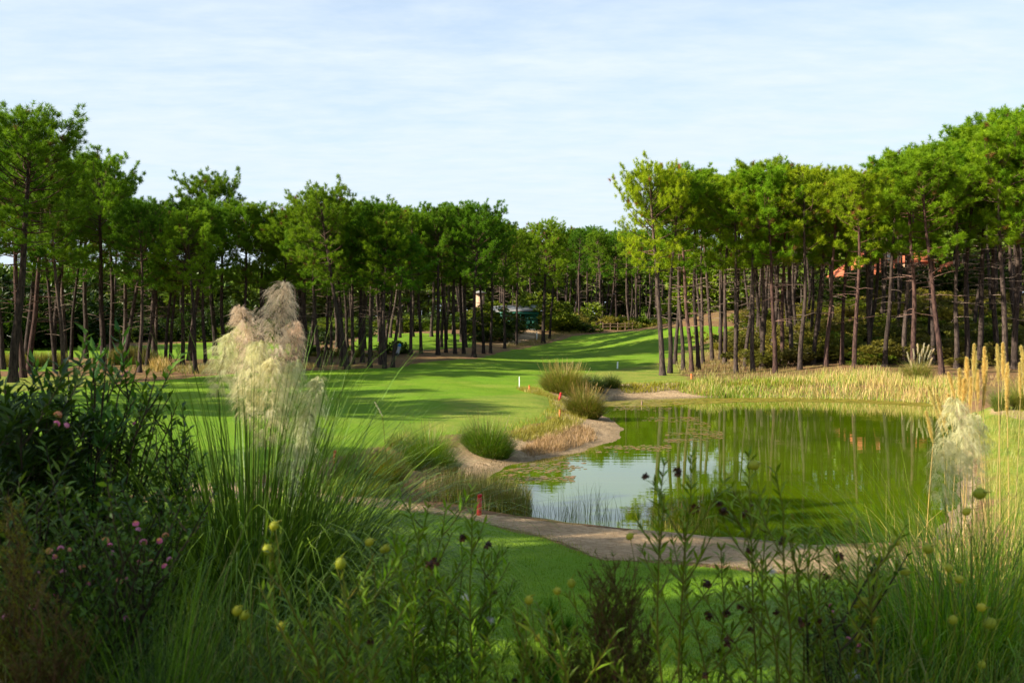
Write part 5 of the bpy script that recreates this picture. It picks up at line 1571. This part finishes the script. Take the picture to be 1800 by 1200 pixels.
def milkweed(label, Y, stems, leafc, podn, huskn, fluffn, seed, dens=1.0, bx=None):
    """stems: list of (tip px, tip py, foot px)"""
    rs = np.random.default_rng(seed)
    cx = np.mean([s[2] for s in stems])
    b = px2(cx, 1200, Y); b = np.array([b[0], Y, gz(b[0], Y)])
    e = thing('milkweed_plant', label, 'milkweed', tuple(b), 0, 'milkweed plants with balloon pods')
    st = MB(); lf = MB()
    LP, LD, LL = [], [], []
    tips = []
    def leafy(line, t0, step, size):
        step *= 1.35; size *= 1.2
        seglen = np.concatenate([[0], np.cumsum(np.linalg.norm(np.diff(line, axis=0), axis=1))])
        tot = seglen[-1]; a = rs.uniform(0, 6.28); s = t0 * tot
        while s < tot:
            p = np.array([np.interp(s, seglen, line[:, i]) for i in range(3)])
            p2 = np.array([np.interp(min(s + .02, tot), seglen, line[:, i]) for i in range(3)])
            t = nrm((p2 - p + 1e-6)[None])[0] if s < tot - .021 else nrm((line[-1] - line[-2])[None])[0]
            f = s / tot
            for k in (0, 1):
                aa = a + k * math.pi + rs.normal() * .25
                o = np.array([math.cos(aa), math.sin(aa), 0])
                LP.append(p); LD.append(t * rs.uniform(.55, 1.0) + o * rs.uniform(.45, .8)); LL.append(size * rs.uniform(.7, 1.1) * (1.0 - .45 * f ** 3))
            a += 1.57 + rs.normal() * .2; s += step * rs.uniform(.7, 1.3) / dens
    for (tx, ty, fx) in stems:
        Yt = Y + rs.normal() * .18
        t = px2(tx, ty, Yt) - b
        r0 = np.array([(fx - cx) / FPX * Y, rs.normal() * .08, -.08])
        s = np.linspace(0, 1, 12)[:, None]
        line = r0 * (1 - s) + t * s + np.array([rs.normal() * .07, rs.normal() * .05, 0]) * np.sin(s * np.pi) + rs.normal(size=(12, 3)) * .006
        tube(st, line, np.linspace(.0065, .002, 12), 6, np.linspace(0, 1, 12)[:, None] * np.array((.10, .15, .03)) + (1 - np.linspace(0, 1, 12)[:, None]) * np.array((.13, .09, .045)))
        leafy(line, .56, .021, .085)
        tips.append(line[-1]); tips.append(line[-3])
        for k in range(rs.integers(4, 7)):
            i = rs.integers(5, 11); p = line[i]
            a = rs.uniform(0, 6.28); L = rs.uniform(.14, .36) * (1.25 - i / 15)
            q = np.linspace(0, 1, 6)[:, None]
            d = np.array([math.cos(a), math.sin(a) * .6, 0])
            sb = p + d * L * .75 * q + np.array([0, 0, 1]) * L * q ** 1.3
            tube(st, sb, np.linspace(.0035, .0015, 6), 5, np.array((.11, .14, .035)))
            leafy(sb, .3, .020, .075)
            tips.append(sb[-1]); tips.append(sb[3])
    N = len(LP); LP = np.array(LP); LD = np.array(LD); LL = np.array(LL)
    leaves(lf, LP, LD, LL, .0118, vary(N, leafc, .35, .12), .15)
    st.build('stems', M_GRASS, e, True, kind='stuff'); lf.build('foliage', M_LEAF, e, kind='stuff')
    tips = np.array(tips); rs.shuffle(tips)
    j = 0
    for cnt, data, dz in ((podn, None, -.02), (huskn, HUSK, -.015), (fluffn, FLUFF, -.02)):
        for i in range(cnt):
            p = tips[j % len(tips)] + rs.normal(size=3) * .025 + np.array([0, 0, dz]); j += 1
            dd = POD[i % 2] if data is None else data
            o = link(dd.name.split('.')[0], dd, e)
            o.location = tuple(p); s = rs.uniform(.6, 1.0); o.scale = (s, s, s)
            o.rotation_euler = (rs.uniform(-.8, .8), rs.uniform(-.8, .8), rs.uniform(0, 6.28))
    return e, b
def fixed_pods(e, b, lst, Y):
    for (px, py, sc) in lst:
        p = px2(px, py, Y) - b
        o = link('seed_pod', POD[int(px) % 2], e)
        o.location = tuple(p); o.scale = (sc, sc, sc); o.rotation_euler = (px % 1.3, py % .9, 0)
        stalk(e, p + np.array([0.02, 0, -.25]), p, (.04, 0, 0), (.12, .15, .04), .002, 'pod_stalk')
MW = (.13, .26, .020)
e1, b1 = milkweed('leafy milkweed in the middle foreground with brown open pods and white fluff', 3.9,
    [(757, 872, 770), (718, 905, 740), (828, 905, 800), (790, 880, 785), (690, 940, 730), (740, 930, 750), (848, 960, 815), (876, 975, 830), (700, 985, 735), (660, 990, 715), (812, 940, 800), (770, 990, 775), (640, 1010, 700), (860, 1040, 830), (725, 1040, 745), (800, 1050, 790)],
    MW, 4, 12, 4, 21, 1.25)
fixed_pods(e1, b1, [(648, 954, 1.0), (678, 965, .9), (690, 990, .9), (672, 968, .8), (596, 992, 1.1), (635, 1042, .9)], 3.9)
e2, b2 = milkweed('sparse tall milkweed before the water with dark dry pods and bare lower stems', 3.7,
    [(1172, 815, 1240), (1222, 800, 1250), (1320, 800, 1310), (1365, 830, 1340), (1208, 880, 1245), (1340, 870, 1320), (1180, 940, 1240), (1390, 935, 1330), (1420, 970, 1340), (1310, 930, 1300), (1270, 960, 1275)],
    (.10, .20, .016), 1, 22, 2, 22, .95)
fixed_pods(e2, b2, [(1327, 818, 1.0), (1387, 940, .8), (1108, 944, .8)], 3.7)
e3, b3 = milkweed('thin milkweed on the right with arching stems and round pale pods', 3.8,
    [(1495, 905, 1560), (1520, 950, 1560), (1440, 935, 1470), (1395, 955, 1440), (1480, 1010, 1540), (1545, 1030, 1570), (1385, 1000, 1430)],
    (.11, .22, .018), 2, 9, 1, 23, .7)
fixed_pods(e3, b3, [(1635, 966, 1.0), (1690, 1020, 1.0), (1672, 1000, .9), (1595, 1006, .9), (1520, 1060, 1.1), (1508, 1065, .9), (1540, 1092, 1.0), (1512, 1122, 1.0), (1730, 1070, 1.0), (1745, 1098, 1.1), (1680, 1092, 1.0), (1732, 1172, .9), (1725, 868, 1.2), (1702, 900, .9)], 3.8)
e4, b4 = milkweed('low milkweed in the left centre foreground among arching grass blades', 3.6,
    [(478, 935, 560), (470, 970, 560), (540, 1010, 590), (590, 1000, 610), (610, 1060, 620), (560, 1080, 600), (520, 1090, 580), (640, 1080, 640), (650, 1120, 650)],
    (.09, .19, .018), 0, 2, 0, 24, .8)
fixed_pods(e4, b4, [(480, 925, 1.0), (468, 966, 1.1), (414, 1076, 1.1), (427, 1084, .9), (492, 1104, 1.0), (597, 992, 1.0)], 3.6)
e5, b5 = milkweed('short milkweed beside the little pine sapling with a few yellow green pods', 3.7,
    [(930, 1060, 925), (960, 1075, 950), (1000, 1040, 985), (985, 1100, 970), (905, 1070, 910), (920, 1120, 920), (1010, 1110, 985)],
    (.10, .21, .018), 0, 4, 0, 25, .7)
fixed_pods(e5, b5, [(980, 1041, .9), (930, 1057, 1.0), (1005, 1027, .8), (948, 1124, .9)], 3.7)

# little pine sapling and the brown heath bush --------------------------------
def sapling():
    Y = 4.0
    b = px2(965, 1200, Y); b[2] = gz(b[0], Y)
    e = thing('pine_sapling', 'small bright green pine sapling at the bottom centre', 'pine sapling', tuple(b))
    st = MB(); cr = MB()
    h = px2(965, 1055, Y)[2] - b[2]
    tube(st, [[0, 0, -.05], [0.01, 0, h * .5], [0, 0, h * .95]], [.012, .008, .004], 6, np.array((.12, .08, .05)))
    P_, D_ = [], []
    for i in range(190):
        f = rng.uniform(.35, 1)
        P_.append([.01 + rng.normal() * .004, rng.normal() * .004, h * f * .96]); a = rng.uniform(0, 6.28); D_.append([math.cos(a) * .45, math.sin(a) * .45, 1])
    for k in range(5):
        a = k * 1.3; z0 = h * (.45 + .08 * k); d = np.array([math.cos(a) * .14, math.sin(a) * .14, .16])
        tube(st, [[0, 0, z0], list(np.array([0, 0, z0]) + d * .6), list(np.array([0, 0, z0]) + d)], [.005, .004, .002], 5, np.array((.12, .09, .05)))
        for j in range(45):
            P_.append(np.array([0, 0, z0]) + d * rng.uniform(.3, 1)); D_.append(d * 3 + np.array([0, 0, .4]) + rng.normal(size=3) * .2)
    tufts(cr, np.array(P_), np.array(D_), 7, .085, .0022, .45, vary(len(P_), (.05, .16, .015)))
    st.build('trunk', M_BARK, e); cr.build('needles', M_NEEDLE, e, kind='stuff')
sapling()
def heath(label, px, Y, w, hpy, n, colA, colB, twig, seed, name='heath_bush'):
    rs = np.random.default_rng(seed)
    b = px2(px, 1200, Y); b[2] = gz(b[0], Y)
    e = thing(name, label, 'bush', tuple(b))
    H = px2(px, hpy, Y)[2] - b[2]; Wd = w / FPX * Y / 2
    st = MB(); lf = MB(); P_, D_, C_ = [], [], []
    for i in range(n):
        a = rs.uniform(0, 6.28); q = math.sqrt(rs.random())
        top = np.array([math.cos(a) * q * Wd, math.sin(a) * q * Wd * .7, H * (1 - .55 * q ** 2) * rs.uniform(.7, 1.05)])
        s = np.linspace(0, 1, 9)[:, None]
        ln = np.array([top[0] * .12, top[1] * .12, -.05]) * (1 - s) + top * s + np.array([0, 0, .12]) * np.sin(s * np.pi) * H + rs.normal(size=(9, 3)) * .008
        tube(st, ln, np.linspace(.006, .0012, 9), 4, np.array(twig))
        for k in range(16):
            u = rs.uniform(.35, 1); p = np.array([np.interp(u, np.linspace(0, 1, 9), ln[:, j]) for j in range(3)])
            aa = rs.uniform(0, 6.28); d = np.array([math.cos(aa) * .6, math.sin(aa) * .6, .8]) * rs.uniform(.06, .15)
            tube(st, [p, p + d * .5, p + d], [.002, .0014, .0008], 3, np.array(twig))
            for j in range(7):
                P_.append(p + d * rs.random()); D_.append(d + rs.normal(size=3) * .03)
                f = rs.random() * (.35 + .65 * u)
                C_.append(np.array(colA) * (1 - f) + np.array(colB) * f)
    tufts(lf, np.array(P_), np.array(D_), 5, .024, .0026, .8, np.array(C_))
    st.build('stems', M_BARK, e, kind='stuff'); lf.build('foliage', M_LEAF, e, kind='stuff')
heath('feathery brownish heath bush at the bottom, right of the little pine sapling', 1085, 3.7, 260, 985, 80, (.10, .075, .02), (.10, .19, .03), (.13, .07, .035), 31)
heath('yellow brown feathery bush at the far left edge of the photo', 20, 3.6, 210, 905, 60, (.13, .085, .02), (.17, .24, .02), (.11, .065, .03), 32)
heath('rusty feathery twigs low on the left among the pink flowers', 85, 3.3, 170, 1010, 40, (.13, .06, .02), (.10, .15, .02), (.12, .06, .03), 33)

# leafy shrubs left ----------------------------------------------------------
LEAF1 = MB(); leaves(LEAF1, np.zeros((1, 3)), np.array([[0, 0, 1.0]]), .085, .024, np.array([(1, 1, 1)]), .2, np.array([[0, -1.0, 0]])); LEAF1 = LEAF1.data('leaf', M_LEAF)
def leafy_shrub(label, Y, foot, tips, leafL, leafw, colA, colB, seed, per=26, single=0, side=4, spread=.55, name='leafy_shrub', bare=.45, stemr=.012):
    rs = np.random.default_rng(seed)
    b = px2(foot, 1200, Y); b = np.array([b[0], Y, gz(b[0], Y)])
    e = thing(name, label, 'shrub', tuple(b))
    st = MB(); lf = MB(); P_, D_, L_ = [], [], []
    for (tx, ty) in tips:
        Yt = Y + rs.normal() * .22
        t = px2(tx, ty, Yt) - b
        s = np.linspace(0, 1, 12)[:, None]
        ln = np.array([t[0] * .08 + rs.normal() * .03, rs.normal() * .05, -.06]) * (1 - s) + t * s + np.array([t[0] * -.22, 0, .10]) * np.sin(s * np.pi) + rs.normal(size=(12, 3)) * .008
        tube(st, ln, np.linspace(stemr, .003, 12), 6, np.array((.045, .035, .022)))
        lines = [(ln, bare, per)]
        for k in range(side):
            i = rs.integers(5, 11); p = ln[i]; a = rs.uniform(0, 6.28); L = rs.uniform(.15, .42)
            q = np.linspace(0, 1, 6)[:, None]
            sb = p + np.array([math.cos(a), math.sin(a), 0]) * L * spread * q + np.array([0, 0, 1]) * L * q ** 1.2 * .9
            tube(st, sb, np.linspace(.005, .002, 6), 5, np.array((.05, .045, .025)))
            lines.append((sb, .25, int(per * .7)))
        for line, t0, m in lines:
            for j in range(m):
                u = t0 + (1 - t0) * (j + rs.random()) / m
                x = u * (len(line) - 1); i0 = min(int(x), len(line) - 2)
                p = line[i0] + (line[i0 + 1] - line[i0]) * (x - i0); t = nrm((line[i0 + 1] - line[i0])[None])[0]
                a = j * 2.4 + rs.normal() * .2
                P_.append(p); D_.append(t * rs.uniform(.35, .9) + np.array([math.cos(a), math.sin(a), rs.uniform(-.1, .3)]) * rs.uniform(.5, .9)); L_.append(leafL * rs.uniform(.65, 1.15))
    P_, D_, L_ = np.array(P_), nrm(np.array(D_)), np.array(L_)
    f = rs.random((len(P_), 1))
    C_ = (np.array(colA) * (1 - f) + np.array(colB) * f)
    near = np.argsort(P_[:, 1])[:single] if single else np.zeros(0, int)
    rest = np.setdiff1d(np.arange(len(P_)), near)
    leaves(lf, P_[rest], D_[rest], L_[rest], leafw, C_[rest], .2)
    st.build('stems', M_BARK, e, True, kind='stuff'); lf.build('foliage', M_LEAF, e, kind='stuff')
    for i in near:
        o = link('leaf', LEAF1, e)
        o.location = tuple(P_[i]); o.rotation_mode = 'QUATERNION'
        o.rotation_quaternion = Vector(D_[i]).to_track_quat('Z', 'Y'); s = L_[i] / .085
        o.scale = (s * leafw / .024, s, s); o.color = (*np.clip(C_[i], 0, 1), 1)
    return e, b
leafy_shrub('tall open shrub with long glossy leaves and dark bare stems on the left', 5.6, 150,
    [(120, 640), (165, 625), (190, 612), (150, 680), (215, 650), (240, 640), (260, 660), (275, 665), (100, 680), (180, 690), (225, 700), (250, 705), (200, 640), (140, 720), (200, 730), (280, 700), (310, 712), (255, 690), (295, 690), (85, 660), (170, 655), (235, 675)],
    .092, .026, (.025, .08, .012), (.085, .20, .025), 41, 24, 300, 3)
leafy_shrub('dense dark leathery leaved bush at the left edge of the photo', 5.0, 40,
    [(px, py) for px, py in [(-10, 690), (10, 680), (30, 690), (55, 700), (80, 705), (105, 715), (0, 720), (45, 730), (90, 745), (20, 760), (65, 780), (110, 790), (-20, 740), (35, 800), (85, 830), (10, 830), (60, 850), (105, 850), (-15, 800), (120, 740), (25, 725), (70, 755), (50, 880), (95, 890)]],
    .10, .026, (.010, .034, .008), (.035, .085, .016), 42, 40, 0, 6, bare=.2)
leafy_shrub('bright grey green upright leaved weed at the lower left edge', 4.2, 45, [(10, 880), (40, 870), (60, 890), (90, 900), (25, 910), (70, 920)], .07, .014, (.03, .08, .015), (.09, .16, .035), 43, 40, 0, 3, name='upright_weed', bare=.3, stemr=.006)
leafy_shrub('low dark leafy shrub between the tall open shrub and the pampas', 5.8, 290,
    [(270, 750), (300, 725), (290, 780), (330, 770), (310, 830), (230, 850), (280, 860), (330, 850), (215, 880), (310, 890)],
    .075, .026, (.020, .065, .010), (.07, .16, .022), 44, 18, 0, 3, bare=.25)
leafy_shrub('dark mixed greenery under the tall open shrub at lower left', 4.6, 170,
    [(110, 880), (150, 900), (190, 890), (230, 900), (270, 910), (320, 900), (360, 900), (60, 900), (130, 940), (200, 945), (260, 950), (310, 950), (170, 920), (240, 930)],
    .06, .022, (.016, .055, .010), (.06, .14, .02), 45, 26, 0, 5, bare=.2, stemr=.006)
# lantana ---------------------------------------------------------------------
def flower_data(seed, ca, cb):
    mb = MB(); rs = np.random.default_rng(seed)
    n = 44
    d = nrm(np.stack([rs.normal(size=n), rs.normal(size=n), np.abs(rs.normal(size=n)) + .1], 1))
    c0 = d * .013
    for i in range(n):
        col = np.array(ca) if d[i, 2] < .86 else np.array(cb)
        t1 = nrm(np.cross(d[i], [0.3, 0.2, .9])[None])[0]; t2 = np.cross(d[i], t1)
        v = [c0[i] + (t1 * math.cos(k * 1.571 + i) + t2 * math.sin(k * 1.571 + i)) * .0075 + d[i] * .003 for k in range(4)] + [c0[i]]
        mb.add(v, [[0, 1, 4], [1, 2, 4], [2, 3, 4], [3, 0, 4]], col * rs.uniform(.85, 1.15))
    ball(mb, (0, 0, 0), .012, .011, np.array((.12, .16, .04)), 7, 5)
    tube(mb, [[0, 0, 0], [0, 0, -.02], [.003, 0, -.05]], .0015, 4, np.array((.06, .10, .02)))
    return mb.data('flower', M_POD)
FLW = [flower_data(1, (.75, .22, .42), (.75, .45, .12)), flower_data(2, (.72, .30, .45), (.70, .20, .40)), flower_data(3, (.75, .36, .20), (.72, .48, .10))]
def add_flowers(e, b, pts, Y, sc=1.0):
    for i, (px, py) in enumerate(pts):
        o = link('flower', FLW[i % 3], e)
        p = px2(px, py, Y + rng.normal() * .05) - b
        o.location = tuple(p); s = sc * rng.uniform(.55, .9); o.scale = (s, s, s)
        o.rotation_euler = (rng.uniform(.2, 1.0), rng.uniform(-.5, .5), rng.uniform(0, 6.28))
FL1 = [(236, 922), (240, 932), (288, 943), (278, 952), (249, 955), (182, 952), (190, 960), (194, 973), (83, 970), (92, 980), (103, 966), (118, 968), (125, 1008), (107, 1007), (128, 1030), (150, 1028), (243, 990), (262, 990), (286, 997), (295, 985), (207, 1022), (222, 1020), (218, 1090), (155, 1085), (52, 1070), (5, 1087), (100, 730), (98, 745), (115, 748), (112, 1182), (88, 1050), (60, 1010), (140, 1000)]
e, b = leafy_shrub('lantana bush with clusters of small pink and yellow flowers at lower left', 4.0, 160,
    [(px, py + 14) for px, py in FL1[:26]] + [(130, 980), (60, 1000), (170, 1000), (210, 985), (30, 1030), (150, 1050), (90, 1100), (250, 1010), (190, 1060), (40, 1120), (120, 1130), (220, 1050)],
    .045, .020, (.02, .07, .012), (.065, .16, .025), 46, 24, 0, 4, name='lantana_bush', bare=.2, stemr=.004)
add_flowers(e, b, FL1, 3.9)
e, b = leafy_shrub('small flowering weed with pink heads on the lawn edge at lower right', 3.9, 1490,
    [(1465, 1070), (1442, 1104), (1495, 1130), (1515, 1138), (1450, 1155), (1420, 1180), (1470, 1100), (1540, 1120), (1537, 1054)],
    .04, .016, (.03, .09, .012), (.08, .16, .025), 47, 24, 0, 4, name='flowering_weed', bare=.2, stemr=.003)
add_flowers(e, b, [(1464, 1068), (1467, 1078), (1442, 1103), (1443, 1109), (1495, 1127), (1494, 1134), (1514, 1138), (1524, 1130), (1450, 1154), (1537, 1053), (1512, 1148)], 3.85, .75)
add_flowers(*[(o, np.array(o.location)) for o in bpy.data.objects if o.name == 'leafy_shrub'][0], [(216, 660), (224, 655), (78, 672), (235, 745)], 5.5)

# fine grass tufts low in the frame ------------------------------------------
def near_tuft(label, px, Y, w, toppy, n, A, B, lean=(.0, .6), droop=(.3, 2.0), bw=.004, off=0.0, name='grass_tuft'):
    b = px2(px, 1200, Y); b[2] = gz(b[0], Y)
    H = px2(px, toppy, Y)[2] - b[2]; r = w / FPX * Y / 2
    mb = MB()
    a = rng.uniform(0, 6.28, n); q = np.sqrt(rng.random(n)) * r * .6
    f = rng.random((n, 1))
    f = f ** 1.4
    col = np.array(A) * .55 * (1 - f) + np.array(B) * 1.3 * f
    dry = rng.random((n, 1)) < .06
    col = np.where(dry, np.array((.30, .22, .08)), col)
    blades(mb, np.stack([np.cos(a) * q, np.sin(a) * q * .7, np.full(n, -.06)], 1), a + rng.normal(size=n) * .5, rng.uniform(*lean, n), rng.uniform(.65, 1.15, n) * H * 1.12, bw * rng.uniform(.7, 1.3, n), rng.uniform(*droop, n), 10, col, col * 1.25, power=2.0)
    o = mb.build(name, M_GRASS); o.location = tuple(b)
    tag(o, label, 'grass tuft')
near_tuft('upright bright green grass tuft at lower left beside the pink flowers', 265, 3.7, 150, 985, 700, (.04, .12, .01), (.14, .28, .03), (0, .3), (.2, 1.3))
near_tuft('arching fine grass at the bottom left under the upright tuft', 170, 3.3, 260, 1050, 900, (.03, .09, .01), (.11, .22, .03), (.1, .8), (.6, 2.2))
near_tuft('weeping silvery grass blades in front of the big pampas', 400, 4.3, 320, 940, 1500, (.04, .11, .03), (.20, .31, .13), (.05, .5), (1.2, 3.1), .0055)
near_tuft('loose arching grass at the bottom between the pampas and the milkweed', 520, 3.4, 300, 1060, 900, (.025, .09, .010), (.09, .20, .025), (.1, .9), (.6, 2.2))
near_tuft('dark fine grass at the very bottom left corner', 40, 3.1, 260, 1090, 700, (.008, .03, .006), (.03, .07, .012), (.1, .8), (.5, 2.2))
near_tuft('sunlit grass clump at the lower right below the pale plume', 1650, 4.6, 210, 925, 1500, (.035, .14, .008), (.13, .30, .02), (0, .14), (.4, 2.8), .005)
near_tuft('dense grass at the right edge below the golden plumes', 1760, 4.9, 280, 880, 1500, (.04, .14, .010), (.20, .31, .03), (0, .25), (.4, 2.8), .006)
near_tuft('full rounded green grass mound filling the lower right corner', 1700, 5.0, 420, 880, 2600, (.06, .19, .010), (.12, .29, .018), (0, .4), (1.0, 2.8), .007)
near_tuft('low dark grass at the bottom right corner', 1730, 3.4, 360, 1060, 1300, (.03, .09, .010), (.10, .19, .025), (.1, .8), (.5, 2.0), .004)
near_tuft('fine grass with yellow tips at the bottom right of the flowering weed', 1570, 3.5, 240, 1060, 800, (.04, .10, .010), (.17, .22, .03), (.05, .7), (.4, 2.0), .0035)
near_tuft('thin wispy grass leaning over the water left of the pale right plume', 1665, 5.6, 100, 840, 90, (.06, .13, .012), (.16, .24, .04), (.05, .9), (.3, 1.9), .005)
# weeds that cover the slope of the mound
def mound_cover():
    mb = MB(); n = 26000
    Y = rng.uniform(2.2, 9.0, n); x = rng.uniform(-.62, .62, n) * Y
    d = np.where(x < -.1 * Y, 1.0, np.where(x > .30 * Y, .9, np.where(Y < 4.6, .55, .05)))
    k = rng.random(n) < d
    x, Y = x[k], Y[k]; m = len(x)
    p = np.stack([x, Y], 1)
    f = rng.random((m, 1))
    col = np.array((.02, .065, .008)) * (1 - f) + np.array((.08, .18, .018)) * f
    col = np.where(rng.random((m, 1)) < .07, np.array((.20, .15, .05)), col)
    blades(mb, np.concatenate([p, tz(p)[:, None] - .02], 1), rng.uniform(0, 6.28, m), rng.uniform(0, .7, m), rng.uniform(.12, .5, m), .005, rng.uniform(.2, 1.8, m), 6, col, col * 1.2, power=2)
    mb.build('ground_weeds', M_GRASS, kind='stuff')
mound_cover()

# things that would otherwise share a label are told apart by their order in the picture
bpy.context.view_layer.update()
_by = {}
for o in bpy.data.objects:
    if 'label' in o.keys() and o.parent is None and o.get('group') != 'pines left of the frame':
        _by.setdefault(o['label'], []).append(o)
_ord = ['leftmost', 'second from left', 'third from left', 'fourth from left', 'fifth from left', 'sixth from left', 'seventh from left', 'eighth from left', 'ninth from left', 'tenth from left']
for lab, os_ in _by.items():
    if len(os_) < 2:
        continue
    os_.sort(key=lambda o: o.location.x / max(o.location.y, .1))
    for i, o in enumerate(os_):
        w = 'rightmost' if i == len(os_) - 1 else _ord[min(i, 9)]
        new = lab + ', ' + w
        if len(new.split()) > 16:
            new = w + ' ' + lab if len((w + ' ' + lab).split()) <= 16 else lab
        o['label'] = new
